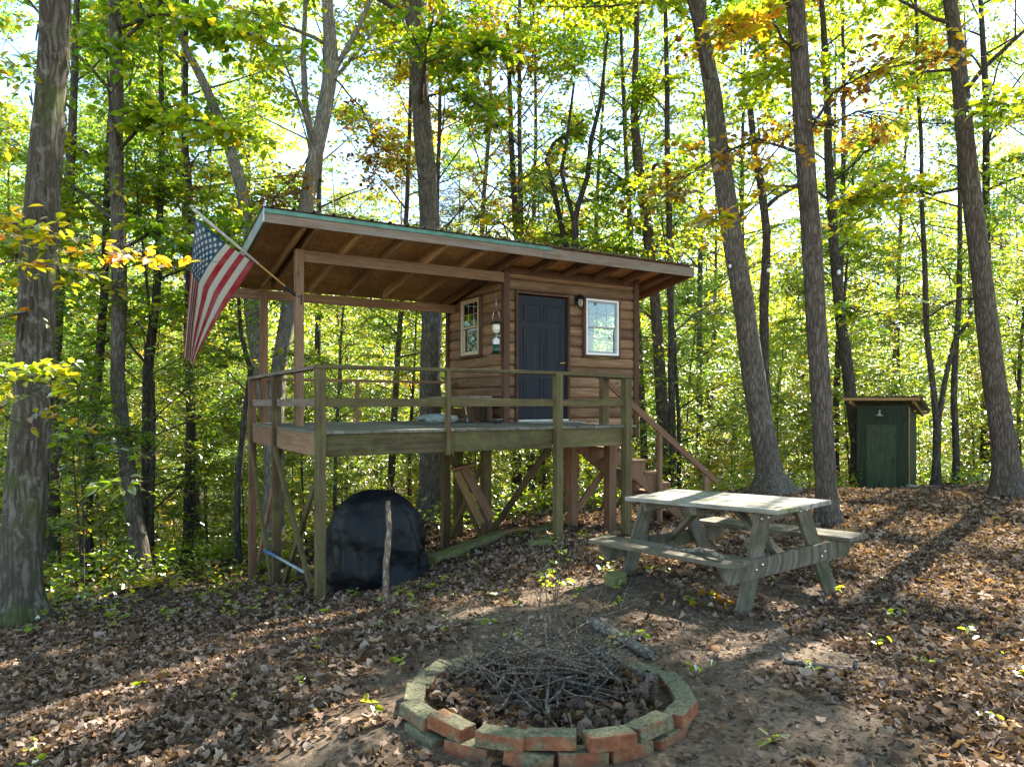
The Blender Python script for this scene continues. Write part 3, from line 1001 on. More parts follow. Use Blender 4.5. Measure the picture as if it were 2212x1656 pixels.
# bowl
bw = cthing('metal_bowl', 'small ribbed steel bowl standing on the deck boards by the door', 'bowl', 2.95, 1.42, 0)
vs, fs = [], []
n = 40
for (r0, z, rib) in ((.0, .004, 0), (.055, .004, .2), (.072, .06, 1), (.083, .066, .2), (.083, .07, .2), (.068, .064, 1), (.05, .01, .2), (0, .009, 0)):
    for j in range(n):
        a = 2 * math.pi * j / n
        r = r0 + rib * .004 * math.cos(a * 10)
        vs.append((r * math.cos(a), r * math.sin(a), z))
for i in range(7):
    for j in range(n):
        k = (j + 1) % n
        fs.append((i * n + j, i * n + k, (i + 1) * n + k, (i + 1) * n + j))
me = bpy.data.meshes.new('bowl_body'); me.from_pydata(vs, [], fs); me.polygons.foreach_set('use_smooth', np.ones(len(fs), bool))
link('bowl_body', me, M['steel'], bw)
# little shovel leaning below the bench
sh = cthing('hand_shovel', 'short-handled dark shovel leaning in the gloom under the bench', 'shovel', 2.78, 2.02, 0)
mb = MB(); mb.tube([(0, 0, .02), (.03, .17, .37)], .011, 8); mb.build('handle', M['pole_wood'], sh)
mb = MB(); mb.prism([(-.05, 0, 0), (.05, 0, 0), (.055, .02, .09), (0, .03, .12), (-.055, .02, .09)], (0, -.004, 0), (0, .004, 0)); mb.build('blade', M['black_metal'], sh)
# door mat
dm = cthing('door_mat', 'thin grey rubber mat lying in front of the dark cabin door', 'door mat', 4.02, VW - .3, 0.0005)
mb = MB(); mb.box((-.02, .0, .006), (1.0, .42, .012)); mb.build('pad', M['mat_grey'], dm, .004)
mb = MB()
for k in range(24):
    mb.bar((-.5 + k * .0415, -.2, .0125), (-.5 + k * .0415, .2, .0125), .02, .008)
mb.build('ribbing', M['mat_grey'], dm)

# flag on a pole in a bracket of the front porch post
HB = Vector(uv2w(.215, VW - .03)).to_3d(); HB.z = P0.z + 0
Dp = HB.y
pb = W(626, 637, Dp); pb.x = HB.x
tip = W(414.3, 448.8, Dp - .62)
pdir = (tip - pb).normalized(); plen = (tip - pb).length
flag = thing('flag', 'faded American flag hanging limp from a slanted pole on the porch post', 'flag', pb, 0)
loc = lambda p: Vector(p) - pb
mb = MB(); mb.tube([(0, 0, 0), pdir * plen], [.0125, .0125], 10); mb.build('flagpole', M['pole_wood'], flag)
def wl_(px, py, D): return loc(W(px, py, D))
# sleeve on the upper pole
f0, f1 = .375, .985
mb = MB(); mb.tube([pdir * plen * f0, pdir * plen * .99], [.0185, .0185], 12, wob=.1); mb.lathe([(.0, 0), (.024, .0), (.026, .02), (.012, .035), (0, .036)], pdir * plen, 10)
mb.build('pole_sleeve', M['pole_white'], flag)
mb = MB(); mb.tube([-pdir * .02, pdir * .16], [.02, .02], 10); mb.tube([pdir * .05, pdir * .05 + Vector((.085, .03, -.06))], .012, 8)
mb.box(Vector((.065, .03, -.06)), (.014, .06, .13), A0)
mb.build('pole_bracket', M['black_metal'], flag, .002)
# cloth: three traced hanging lines at its own distance, with folds in depth
def poly(pts):
    pts = [(500 + x / 3.3125, 580 + y / 3.3125) for x, y in pts]
    pts = [(x * .7373, y * .7373) for x, y in pts]
    P = np.array(pts); d = np.r_[0, np.cumsum(np.hypot(*np.diff(P, axis=0).T))]; d /= d[-1]
    return lambda t: (np.interp(t, d, P[:, 0]), np.interp(t, d, P[:, 1]))
c0 = poly([(812, 630), (720, 770), (640, 890), (555, 1015), (480, 1130), (400, 1262), (340, 1365), (275, 1490), (235, 1570), (222, 1628)])
c1 = poly([(535, 442), (440, 555), (372, 650), (312, 750), (270, 830), (258, 930), (240, 1060), (220, 1200), (205, 1330), (196, 1470), (190, 1590)])
c2 = poly([(240, 190), (226, 330), (214, 460), (203, 580), (196, 700), (186, 850), (172, 1000), (158, 1150), (146, 1300), (133, 1440), (124, 1540)])
SC = 6 / 13
def cloth(s, t):
    (x0, y0), (x1, y1), (x2, y2) = c0(t), c1(t), c2(t)
    if s <= SC:
        k = s / SC; x, y = x0 + (x1 - x0) * k, y0 + (y1 - y0) * k
    else:
        k = (s - SC) / (1 - SC); x, y = x1 + (x2 - x1) * k, y1 + (y2 - y1) * k
    Dpole = Dp + (tip.y - Dp) * (f0 + (f1 - f0) * s)
    fold = .075 * math.sin(s * 9.5 + t * 1.5) * min(1, t * 2.2) + .05 * math.sin(s * 21 + 1.0 + t * 2) * min(1, t * 1.6)
    drift = .28 * t * (s - .5)
    p = loc(W(x, y, Dpole + fold + drift))
    return p
ns, nt_ = 65, 70
V = np.zeros(((ns + 1) * (nt_ + 1), 3)); UVs = np.zeros((len(V), 2))
for i in range(ns + 1):
    for j in range(nt_ + 1):
        V[i * (nt_ + 1) + j] = cloth(i / ns, j / nt_); UVs[i * (nt_ + 1) + j] = (i / ns, j / nt_)
I = np.arange(ns)[:, None] * (nt_ + 1) + np.arange(nt_)[None]
Fc = np.stack([I, I + nt_ + 1, I + nt_ + 2, I + 1], -1).reshape(-1, 4)
me = np_mesh('cloth', V, Fc, {'fs': UVs[:, 0], 'ft': UVs[:, 1]}, True)
t = NT('flag_cloth')
s_ = t.attr('fs').outputs['Fac']; q_ = t.attr('ft').outputs['Fac']
stripe = t.math('LESS_THAN', t.math('MODULO', t.math('MULTIPLY', s_, 13), 2.0), 1.0)
col = t.mix(stripe, (.56, .53, .45), (.36, .018, .03))
cant = t.math('MULTIPLY', t.math('GREATER_THAN', s_, SC), t.math('LESS_THAN', q_, .385))
col = t.mix(cant, col, (.02, .075, .14))
fade = t.ramp(t.noise(t.coord(), 4, 4), [(.35, .0), (.7, .25)])
col = t.mix(fade, col, (.5, .45, .4))
d = t.n('BsdfDiffuse'); tr = t.n('BsdfTranslucent'); mx = t.n('MixShader'); mx.inputs[0].default_value = .42
wv = t.noise(t.coord(), 300, 2)
t.l(col, d.inputs[0]); t.l(col, tr.inputs[0]); t.l(t.bump(wv, .1, .001), d.inputs['Normal'])
t.l(d.outputs[0], mx.inputs[1]); t.l(tr.outputs[0], mx.inputs[2]); t.l(mx.outputs[0], t.out.inputs[0])
cl = link('cloth', me, t.m, flag)
# the fifty stars lie on the canton, on both faces
sv, sf = [], []
for r in range(9):
    for c in range(11):
        if (r + c) % 2: continue
        s0 = 1 - (1 - SC) * (r + 1) / 10; t0 = .385 * (c + 1) / 12
        for side in (-1, 1):
            bi = len(sv)
            ring = []
            for k in range(10):
                a = k * math.pi / 5
                rr = .034 if k % 2 == 0 else .0135
                ring.append((s0 + rr * math.cos(a), t0 + rr * .62 * math.sin(a)))
            cc = cloth(s0, t0)
            e1 = cloth(s0 + .02, t0) - cc; e2 = cloth(s0, t0 + .012) - cc
            nr = e1.cross(e2).normalized() * .004 * side
            sv.append(cc + nr)
            for (ss, tt) in ring:
                sv.append(cloth(min(ss, .999), max(tt, .001)) + nr)
            for k in range(10):
                sf.append((bi, bi + 1 + k, bi + 1 + (k + 1) % 10))
me = np_mesh('stars', np.array([tuple(v) for v in sv]), np.array(sf))
t = NT('star_white'); d = t.n('BsdfDiffuse'); d.inputs[0].default_value = (.72, .72, .66, 1); tr = t.n('BsdfTranslucent'); tr.inputs[0].default_value = (.7, .7, .62, 1)
mx = t.n('MixShader'); mx.inputs[0].default_value = .35; t.l(d.outputs[0], mx.inputs[1]); t.l(tr.outputs[0], mx.inputs[2]); t.l(mx.outputs[0], t.out.inputs[0])
link('stars', me, t.m, cl)


# ------------------------------------------------------------------ yard things
def gpt(px, D, dz=0.0):
    x = (px - HX) / F * D
    return Vector((x, D, gz1(x, D) + dz))

# grill under a black cover
gp = gpt(812, 8.02)
gr = thing('covered_grill', 'round-topped thing shrouded in a wrinkled black cover beneath the deck', 'covered grill', gp)
vs, fs = [], []
NA, NH = 96, 46
Hc = W(0, 1057.5, 8.02).z - gp.z
for i in range(NH + 1):
    k = i / NH
    for j in range(NA):
        a = 2 * math.pi * j / NA
        # dome: half round in front view, straight skirt below
        if k < .5:
            q = k / .5
            th = q * math.pi / 2
            r, z = math.sin(th) ** .85, .46 + .54 * math.cos(th)
        else:
            q = (k - .5) / .5
            r, z = 1 + .03 * q, .46 * (1 - q)
        ca, sa = math.cos(a), math.sin(a)
        rx, ry = .535, .46
        f = min(1, (1 - z) * 1.35)
        fold = .085 * math.sin(a * 6 + 3 * noise.noise((ca, sa, z * 1.5))) + .045 * math.sin(a * 13 + 2 + 4 * z) + .07 * noise.noise((ca * 2.2, sa * 2.2, z * 2.4 + 5)) + .03 * noise.noise((ca * 6, sa * 6, z * 5))
        rr = r * (1 + fold * f)
        zz = z * Hc * (1 + .012 * noise.noise((ca * r * 3, sa * r * 3, 1)))
        # sagging swags on the camera side
        sag = .022 * math.sin(z * 15 + 2.4 * math.cos(a * 2 + 1)) * f * (1 if sa < 0 else .3)
        x, y = rr * rx * ca + sag * ca * .4, rr * ry * sa + sag * sa
        if k >= 1 - 1e-6:
            zz = gz1(gp.x + x, gp.y + y) - gp.z - .01 + .035 * max(0, noise.noise((ca * 3, sa * 3, 9)))
        elif k > .5:
            zb = gz1(gp.x + x, gp.y + y) - gp.z
            zz = zz + zb * q
        vs.append((x, y, zz))
for i in range(NH):
    for j in range(NA):
        k = (j + 1) % NA
        fs.append((i * NA + j, (i + 1) * NA + j, (i + 1) * NA + k, i * NA + k))
me = bpy.data.meshes.new('cover'); me.from_pydata(vs, [], fs); me.polygons.foreach_set('use_smooth', np.ones(len(fs), bool))
cv = link('cover', me, M['tarp'], gr)
cv.modifiers.new('sub', 'SUBSURF').render_levels = 1
dt = bpy.data.textures.new('wrinkles', 'CLOUDS'); dt.noise_scale = .12; dt.noise_depth = 3
dm_ = cv.modifiers.new('wrinkle', 'DISPLACE'); dm_.texture = dt; dm_.strength = .035; dm_.mid_level = .5

def stick(name, label, cat, pts, rad, m='stick_wood', seed=1, sides=9, sub=6, group=None, twigs=()):
    """a crooked stick as one thing; its base point is the origin"""
    o = Vector(pts[0])
    P = [Vector(p) - o for p in pts]
    out, rr = [], []
    n = (len(P) - 1) * sub
    for i in range(n + 1):
        t = i / n * (len(P) - 1)
        k = min(int(t), len(P) - 2)
        p = P[k].lerp(P[k + 1], t - k)
        L = (P[-1] - P[0]).length
        w = .012 * L * min(1, 4 * (i / n) * (1 - i / n))
        p = p + Vector((noise.noise((i * .35, seed, 0)), noise.noise((i * .35, seed, 7)), noise.noise((i * .35, seed, 3)))) * w
        out.append(p)
        rr.append((rad[0] + (rad[1] - rad[0]) * i / n) * (1 + .13 * noise.noise((i * .9, seed, 4))))
    mb = MB().tube(out, rr, sides, wob=.28, seed=seed)
    for (t, d, L, r) in twigs:
        b = out[int(t * n)]
        dv = Vector(d).normalized()
        mb.tube([b, b + dv * L * .5 + Vector((0, 0, .01)), b + dv * L], [r, r * .75, r * .4], 6, wob=.2, seed=seed + 3)
    ob = mb.build(name, M[m])
    ob.location = o
    return tag(ob, label, cat, group)

stick('leaning_stick', 'stripped grey-brown stick standing propped against the black grill cover', 'stick', [gpt(835, 6.95, -.05), W(834, 1230, 7.12), W(840, 1150, 7.27), W(838, 1083, 7.44)], (.034, .026), seed=5, twigs=((.62, (1, -.3, .5), .035, .012),))
# blue handled pole resting on the braces
p0, p1 = W(571, 1187, 9.0), W(672, 1243.5, 8.15)
d = (p1 - p0).normalized()
bp = thing('blue_pole', 'blue and grey tool pole resting slanted across the braces under the deck', 'pole', p0)
mb = MB(); mb.tube([(0, 0, 0), (p1 - p0) * .27], .024, 10); mb.build('grip', M['blue_paint'], bp)
mb = MB(); mb.tube([(p1 - p0) * .27, p1 - p0], .017, 10); mb.build('shaft', M['grey_paint'], bp)
# boards lying on the ground under the cabin
def ground_board(px0, D0, px1, D1, w, h, label, m='moss_plank'):
    a, b_ = gpt(px0, D0, h / 2 - .01), gpt(px1, D1, h / 2 - .01)
    ob = MB().bar(a - a, b_ - a, w, h).build('ground_board', M[m], None, .006)
    ob.location = a
    return tag(ob, label, 'board')
ground_board(932, 8.75, 1082, 10.0, .14, .14, 'long mossy green board lying in the leaves below the open bay of the deck')
ground_board(1058, 10.4, 1140, 10.75, .1, .14, 'short brown sill board at the foot of the middle cabin post', 'yellow_wood')
ground_board(1152, 10.2, 1195, 10.6, .12, .12, 'mossy board end poking from the leaves behind the tall railing post')
ground_board(1552 * .7373, 8.6, 1612 * .7373, 8.7, .12, .11, 'flat mossy scrap of board in front of the tall railing post')
# plank box leaning on the braces
o = W(1046, 1133, 9.9)
pbx = thing('plank_box', 'tan plank box leaning in the crossed braces behind the grill', 'box', o)
q0, q1 = W(985, 1018, 9.6) - o, W(1040, 1130, 9.75) - o
mb = MB(); mb.bar(q0, q1, .045, .1, up=(1, .3, 0)); mb.build('front_plank', M['yellow_wood'], pbx, .004)
n_ = Vector((.1, .16, .03))
mb = MB(); mb.bar(q0 + n_, q1 + n_ + Vector((.03, 0, .02)), .15, .03, up=(.7, -.7, .2)); mb.build('side_panel', M['red_wood'], pbx, .003)
mb = MB(); mb.bar(q0 + Vector((-.05, .03, .03)), q0 + n_ * 1.7 + Vector((.05, 0, .03)), .14, .03); mb.build('top_board', M['red_wood'], pbx, .003)

# ---------------------------------------------------------------- picnic table
TT = CZ - .852
yaw_t = -1.027
ax = Vector((math.cos(yaw_t), math.sin(yaw_t), 0))
ay = Vector((-ax.y, ax.x, 0))
ctr = Vector((1.85, 6.385, 0))
pt = thing('picnic_table', 'weathered mossy wooden picnic table with attached benches on the bare dirt', 'picnic table', (ctr.x, ctr.y, TT), yaw_t)
pt.rotation_euler = (.049, -.053, yaw_t)
def tgz(x, y):
    w = ctr + ax * x + ay * y
    return gz1(w.x, w.y) - TT - .053 * x - .049 * y
TL, TW = 1.796, .68
mb = MB()
nb = 5
bw_ = TW / nb
for k in range(nb):
    e = random.uniform(-.02, .02)
    mb.bar((-TL / 2 + e, -TW / 2 + bw_ * (k + .5), -.019 + random.uniform(-.004, .004)), (TL / 2 + e * .5 + random.uniform(-.012, .012), -TW / 2 + bw_ * (k + .5), -.019 + random.uniform(-.006, .004)), bw_ - .007, .038)
mb.build('tabletop', M['tabletop_wood'], pt, .005)
BY, BZ = .687, -.342
for sgn in (-1, 1):
    mb = MB()
    for k in range(2):
        e = random.uniform(-.02, .02)
        y = sgn * (BY - .071 + k * .142)
        mb.bar((-.87 + .02 * sgn + e, y, BZ - .019), (.87 + .02 * sgn + e, y, BZ - .019), .136, .038)
    mb.build('bench_seat', M['table_wood'], pt, .006)
for sx in (-1, 1):
    x = sx * .68
    # cross beam under the seats with angled ends, cleat under the top
    xb = x + sx * .042
    z0, z1 = BZ - .04, BZ - .19
    mb = MB()
    mb.prism([(xb, -.83, z0), (xb, .83, z0), (xb, .74, z1), (xb, -.74, z1)], (-.019, 0, 0), (.019, 0, 0))
    mb.build('cross_beam', M['table_wood'], pt, .005)
    MB().bar((x - sx * .042, -.31, -.085), (x - sx * .042, .31, -.085), .038, .09).build('top_cleat', M['table_wood'], pt, .004)
    for sy in (-1, 1):
        yb = sy * .56
        zb = tgz(x, yb) - .035
        yt = sy * .22
        leg = MB().bar((x, yb, zb), (x, yt, -.04), .042, .15, up=(0, 1, 0)).build('leg', M['table_wood'], pt, .005)
        for (k, off) in ((.94, -.04), (.94, .04), (.46, -.03), (.5, .03)):
            p = Vector((x, yb, zb)).lerp(Vector((x, yt, -.04)), k)
            xx = x + sx * (.0215 if k > .9 else .0625)
            MB().tube([(xx, p.y + off, p.z), (xx + sx * .008, p.y + off, p.z)], .012, 8).build('bolt', M['steel'], leg)
    MB().bar((sx * .655, 0, BZ - .1), (sx * .16, 0, -.05), .09, .038, up=(1, 0, 1)).build('brace', M['table_wood'], pt, .004)
MB().bar((0.0, -.32, -.075), (0.0, .32, -.075), .075, .07).build('centre_cleat', M['table_wood'], pt, .004)
# branch lying on the near bench
def tp(x, y, z):
    w = ctr + ax * x + ay * y
    return Vector((w.x, w.y, TT + z + .053 * x + .049 * y))
stick('fallen_branch', 'crooked bare grey branch lying along the near bench of the picnic table', 'branch', [tp(-.02, -.62, BZ + .0), tp(.2, -.66, BZ + .0), tp(.42, -.66, BZ + .035), tp(.6, -.72, BZ + .045), tp(.74, -.77, BZ + .03)], (.012, .022), 'log', seed=9,
      twigs=((.45, (-.4, -.5, .25), .07, .006), (.78, (.6, .2, .2), .05, .006)))
# wood block beside the far table leg
wb = gpt(1330, 6.35)
ob = MB().box((0, 0, .05), (.17, .13, .11), .5).build('timber_block', M['moss_plank'], None, .01)
ob.location = wb
ob.rotation_euler = (.15, -.1, .2)
tag(ob, 'chunky mossy timber block by the far left leg of the picnic table', 'timber block')

# ---------------------------------------------------------------- fire ring
RC = Vector((.165, 3.44))
RTOP = lambda y: CZ - 1.295 - .1 * (y - 2.78)
fire = []
places = {0: 'nearest the camera', 1: 'just right of the nearest', 2: 'two right of the nearest', 3: 'near right bend',
          4: 'right flank front', 5: 'middle of the right flank', 6: 'far right bend', 7: 'beside the fallen log', 8: 'right of the twigs',
          9: 'behind the twigs', 10: 'left of the twigs', 11: 'far left bend', 12: 'back of the left flank', 13: 'middle of the left flank',
          14: 'left flank front', 15: 'near left bend', 16: 'two left of the nearest', 17: 'just left of the nearest'}
NBR = 18
def brick_mesh(seed):
    random.seed(seed)
    mb = MB().box((0, 0, 0), (.2, .095, .06))
    ob = mb.build('brick', M['brick'], None, .005)
    s_ = ob.modifiers.new('sub', 'SUBSURF'); s_.subdivision_type = 'SIMPLE'; s_.levels = s_.render_levels = 3
    tx = bpy.data.textures.get('chips') or bpy.data.textures.new('chips', 'CLOUDS'); tx.noise_scale = .05
    dd = ob.modifiers.new('chips', 'DISPLACE'); dd.texture = tx; dd.strength = .009; dd.texture_coords = 'GLOBAL'
    for p in ob.data.attributes['rnd'].data:
        p.value = random.random()
    return ob
tones = ['mostly green with moss', 'orange-red with pale edges', 'grey-green topped', 'half red and half mossy', 'sooty dark red', 'dull brown-red', 'pale lichen-crusted', 'speckled green and black', 'rust red']
rb = random.Random(4)
for course in (0, 1):
    for i in range(NBR):
        if course == 2 and i not in (15, 16, 17, 0, 1, 2, 3, 4):
            continue
        ph = (i + (.5 if course == 1 else 0) + rb.uniform(-.09, .09)) * 2 * math.pi / NBR + (.12 if course == 2 else 0)
        rad = .64 + rb.uniform(-.024, .024) + course * .018
        x, y = RC.x + rad * math.sin(ph), RC.y - rad * math.cos(ph)
        z = RTOP(y) - .032 - course * .066
        g = gz1(x, y)
        if z + .03 < g - .02:
            continue
        ob = brick_mesh(course * 100 + i)
        ob.location = (x, y, max(z, g - .05))
        ob.rotation_euler = (-.1 + rb.uniform(-.06, .06), rb.uniform(-.06, .06), ph + rb.uniform(-.1, .16))
        cw = ('top course', 'second course', 'lowest course')[course]
        pl = places[i]
        tag(ob, f'{tones[(i * 5 + course * 3) % 9]} brick, {cw} of the fire ring, {pl}', 'brick', 'loose bricks of the fire ring')
random.seed(21)
# heap of dry twigs inside the ring
mb = MB()
rt = random.Random(8)
base = CZ - 1.47
def tw(p, az, el, L, r, crook=.35, fork=True):
    pts = [p]
    d = Vector((math.cos(az) * math.cos(el), math.sin(az) * math.cos(el), math.sin(el)))
    n = 6
    for i in range(n):
        d = (d + Vector((rt.uniform(-1, 1), rt.uniform(-1, 1), rt.uniform(-1, 1))) * crook * .45).normalized()
        pts.append(pts[-1] + d * L / n)
    for q in pts:
        q.z = max(q.z, base + .01)
    mb.tube(pts, [r * (1 - .7 * i / n) for i in range(n + 1)], 5, seed=rt.random() * 9)
    if fork:
        for _ in range(rt.randint(1, 2)):
            k = rt.randint(2, 4)
            tw(pts[k].copy(), az + rt.choice((-1, 1)) * rt.uniform(.5, 1.1), el + rt.uniform(-.3, .4), L * .45, r * .6, crook, False)
for i in range(190):
    q = rt.random() ** .6 * .5
    a = rt.uniform(0, 2 * math.pi)
    cx, cy = RC.x - .02 + q * math.cos(a), RC.y + .1 + q * math.sin(a) * .9
    hh = max(0, .33 * (1 - (q / .55) ** 1.2))
    L = rt.uniform(.25, .7)
    az = rt.uniform(0, 2 * math.pi)
    el = rt.gauss(0, .22)
    z = base + rt.uniform(0.01, hh + .03)
    p = Vector((cx - math.cos(az) * L * .5, cy - math.sin(az) * L * .5, z - math.sin(el) * L * .5))
    if (Vector((p.x, p.y)) - RC).length > .56 and i % 3:
        continue
    tw(p, az, el, L, rt.choice((.0045, .006, .0075, .0095, .012)))
for i in range(9):      # thicker pieces
    a = rt.uniform(0, 6.28)
    p = Vector((RC.x - .3 * math.cos(a) + rt.uniform(-.1, .1), RC.y - .25 * math.sin(a), base + rt.uniform(.03, .12)))
    tw(p, a, rt.uniform(-.05, .15), .6, rt.uniform(.01, .016), .2, False)
for (az, el, L) in ((1.75, 1.25, .5), (1.2, 1.1, .42), (2.1, .9, .4), (.9, .8, .5), (1.5, 1.35, .55), (.3, .45, .6), (2.9, .35, .6)):
    tw(Vector((RC.x + .05, RC.y + .2, base + .25)), az, el, L, .005, .3)
hp_ = mb.build('twig_heap', M['twig'])
tag(hp_, 'tangled heap of dry grey twigs piled inside the brick fire ring', 'twig heap', None, 'stuff')

# fallen wood around
stick('fallen_log', 'pale barked thin log lying behind the fire ring, pointing to the table', 'log', [gpt(1278, 4.95, .03), gpt(1330, 4.6, .035), gpt(1368, 4.3, .03), gpt(1405, 4.05, .02)], (.034, .03), 'log', seed=13, sides=12)
stick('fallen_stick', 'lichen-spotted stick with upturned ends on leaves right of the fire ring', 'stick', [gpt(1688, 4.05, .05), gpt(1694, 4.02, .015), gpt(1745, 4.0, .014), gpt(1790, 4.02, .012), gpt(1845, 4.04, .016), gpt(1850, 4.03, .07)], (.014, .014), 'log', seed=15)
stick('fallen_twig', 'thin pale twig on the leaf litter at the lower left edge of the yard', 'twig', [gpt(-20, 3.75, .05), gpt(40, 3.8, .05), gpt(95, 3.86, .06)], (.007, .004), 'twig', seed=17, sides=6)
stick('fallen_twig', 'forked thin twig in the leaves near the bottom left corner', 'twig', [gpt(380, 2.95, .03), gpt(440, 3.05, .035), gpt(530, 3.2, .04)], (.006, .003), 'twig', seed=18, sides=6, twigs=((.4, (-.6, .6, .15), .14, .003),))
stick('fallen_twig', 'short stub of twig standing in the leaves left of the fire ring', 'twig', [gpt(295, 3.0, -.03), gpt(296, 3.02, .14)], (.005, .003), 'twig', seed=19, sides=6)

# ---------------------------------------------------------------- outhouse
fl, fr_ = Vector((7.38, 15.2)), Vector((8.17, 14.62))
wx = (fr_ - fl).normalized()
OW = (fr_ - fl).length
og = CZ - (1066 - HY) / F * 14.9 - .13
oh = thing('outhouse', 'small dark green plywood outhouse with a tan lean-to roof among the trees', 'outhouse', (fl.x, fl.y, og), math.atan2(wx.y, wx.x))
OD, OHF, OHB = 1.15, 1.98, 1.76
th = .03
def oclamp(v):
    return v
MB().box((OW / 2, th / 2, OHF / 2), (OW, th, OHF)).build('front_wall', M['outhouse_green'], oh)
for x in (th / 2, OW - th / 2):
    MB().prism([(x, th + .001, 0), (x, OD, 0), (x, OD, OHB), (x, th + .001, OHF)], (-th / 2, 0, 0), (th / 2, 0, 0)).build('side_wall', M['outhouse_green'], oh)
MB().box((OW / 2, OD + th / 2 + .001, OHB / 2), (OW, th, OHB)).build('back_wall', M['outhouse_green'], oh)
MB().box((OW * .48, -.012, .8), (OW * .57, .022, 1.55)).build('door', M['outhouse_green'], oh, .002)
dr = [c for c in oh.children if c.name.startswith('door')][0]
mb = MB(); mb.box((OW * .2 - .004, -.0015, .8), (.01, .004, 1.56)); mb.box((OW * .765 + .004, -.0015, .8), (.01, .004, 1.56)); mb.box((OW * .48, -.0015, 1.582), (OW * .57, .004, .01))
mb.build('door_gap_shade', M['black_metal'], dr)  # solid dark strips stand in for the shade in the gap round the door
mb = MB(); mb.box((OW * .715, -.034, .82), (.025, .02, .16)); mb.build('handle', M['black_metal'], dr, .003)
MB().bar((OW + .006, .0, 0), (OW + .006, .0, OHF - .03), .012, .03, up=(0, 1, 0)).build('corner_trim', M['yellow_wood'], oh)
mb = MB()
mb.box((OW / 2 - .02, -.06, -.03), (OW + .22, .16, .09)); mb.build('sill', M['yellow_wood'], oh, .004)
for (x, y) in ((.1, .15), (OW - .1, .15), (.1, OD - .1), (OW - .1, OD - .1)):
    mb = MB().box((x, y, -.14), (.2, .2, .27)); mb.build('footing', M['concrete'], oh, .004)
sl = (OHF - OHB) / OD
zo = lambda y: OHF + .05 - sl * y
for x in (-.1, OW + .1):
    MB().bar((x, -.16, zo(-.16)), (x, OD + .2, zo(OD + .2)), .04, .08).build('rafter', M['yellow_wood'], oh)
for y in (-.18, OD + .22):
    MB().bar((-.24, y, zo(y) + .05), (OW + .22, y, zo(y) + .05), .03, .06).build('fascia', M['yellow_wood'], oh)
pv, fs = [], []
NP = 80
for (y, k) in ((-.24, 0), (OD + .3, 1)):
    for i in range(NP + 1):
        x = -.27 + (OW + .52) * i / NP
        pv.append((x, y, zo(y) + .1 + .012 * math.sin(x * 2 * math.pi / .075)))
for i in range(NP):
    fs.append((i, i + 1, NP + 2 + i, NP + 1 + i))
me = bpy.data.meshes.new('roof_sheet'); me.from_pydata(pv, [], fs)
o_ = link('roof_sheet', me, M['roof_metal'], oh); s_ = o_.modifiers.new('thick', 'SOLIDIFY'); s_.thickness = .004
mb = MB(); mb.lathe([(0, .05), (.022, .05), (.028, .02), (.075, -.01), (.075, -.015), (0, -.01)], (OW * .46, -.1, 1.78), 16); mb.tube([(OW * .46, 0, 1.86), (OW * .46, -.06, 1.88), (OW * .46, -.1, 1.82)], .015, 8)
mb.build('lamp', M['grey_vinyl'], oh)
# blocks beside it
for (px, D, lab) in ((1830, 14.5, 'grey concrete block half in leaves at the left foot of the outhouse'), (1970, 14.2, 'pale concrete block at the right front corner of the outhouse'), (2012, 14.4, 'flat pale stone on the leaves right of the outhouse')):
    ob = MB().box((0, 0, .05), (.26, .16, .16 if 'stone' not in lab else .08), .3).build('concrete_block', M['concrete'], None, .01)
    ob.location = gpt(px, D)
    ob.rotation_euler = (0.05, .08, random.uniform(0, 2))
    tag(ob, lab, 'block' if 'stone' not in lab else 'stone')
    if 'stone' in lab: ob.name = 'flat_stone'

# ---------------------------------------------------------------- string lights
anch = [Vector((*uv2w(6.58, 1.2), P0.z + 2.5)), W(1575, 566, 12.3), W(1748, 548, 9.35), W(2122, 662, 10.85), W(2330, 700, 11.5)]
slt = thing('string_lights', 'black wire of clear bulbs strung from the roof corner past three trunks', 'string lights', anch[0])
pts = []
for i in range(len(anch) - 1):
    a, b_ = anch[i], anch[i + 1]
    sag = .12 if i else .05
    for k in range(14):
        t_ = k / 14
        p = a.lerp(b_, t_); p.z -= sag * 4 * t_ * (1 - t_)
        pts.append(p - anch[0])
pts.append(anch[-1] - anch[0])
mb = MB(); mb.tube(pts, .0045, 5); mb.build('cord', M['cord'], slt)
pp = [p for p in pts]
for tx in (1577, 1660, 1812, 1897, 1985, 2097, 2180):
    best = None
    for i in range(len(pp) - 1):
        a, b_ = pp[i] + anch[0], pp[i + 1] + anch[0]
        xa, xb = HX + F * a.x / a.y, HX + F * b_.x / b_.y
        if (xa - tx) * (xb - tx) <= 0:
            best = pp[i].lerp(pp[i + 1], (tx - xa) / (xb - xa))
            break
    if best is None: continue
    mb = MB(); mb.lathe([(0, -.1), (.016, -.094), (.025, -.075), (.022, -.055), (.013, -.035)], best, 14); bb = mb.build('bulb', M['bulb'], slt)
    mb = MB(); mb.lathe([(.0165, -.035), (.018, -.03), (.018, .0), (.006, .008), (0, .008)], best, 10); mb.build('socket', M['cord'], bb)


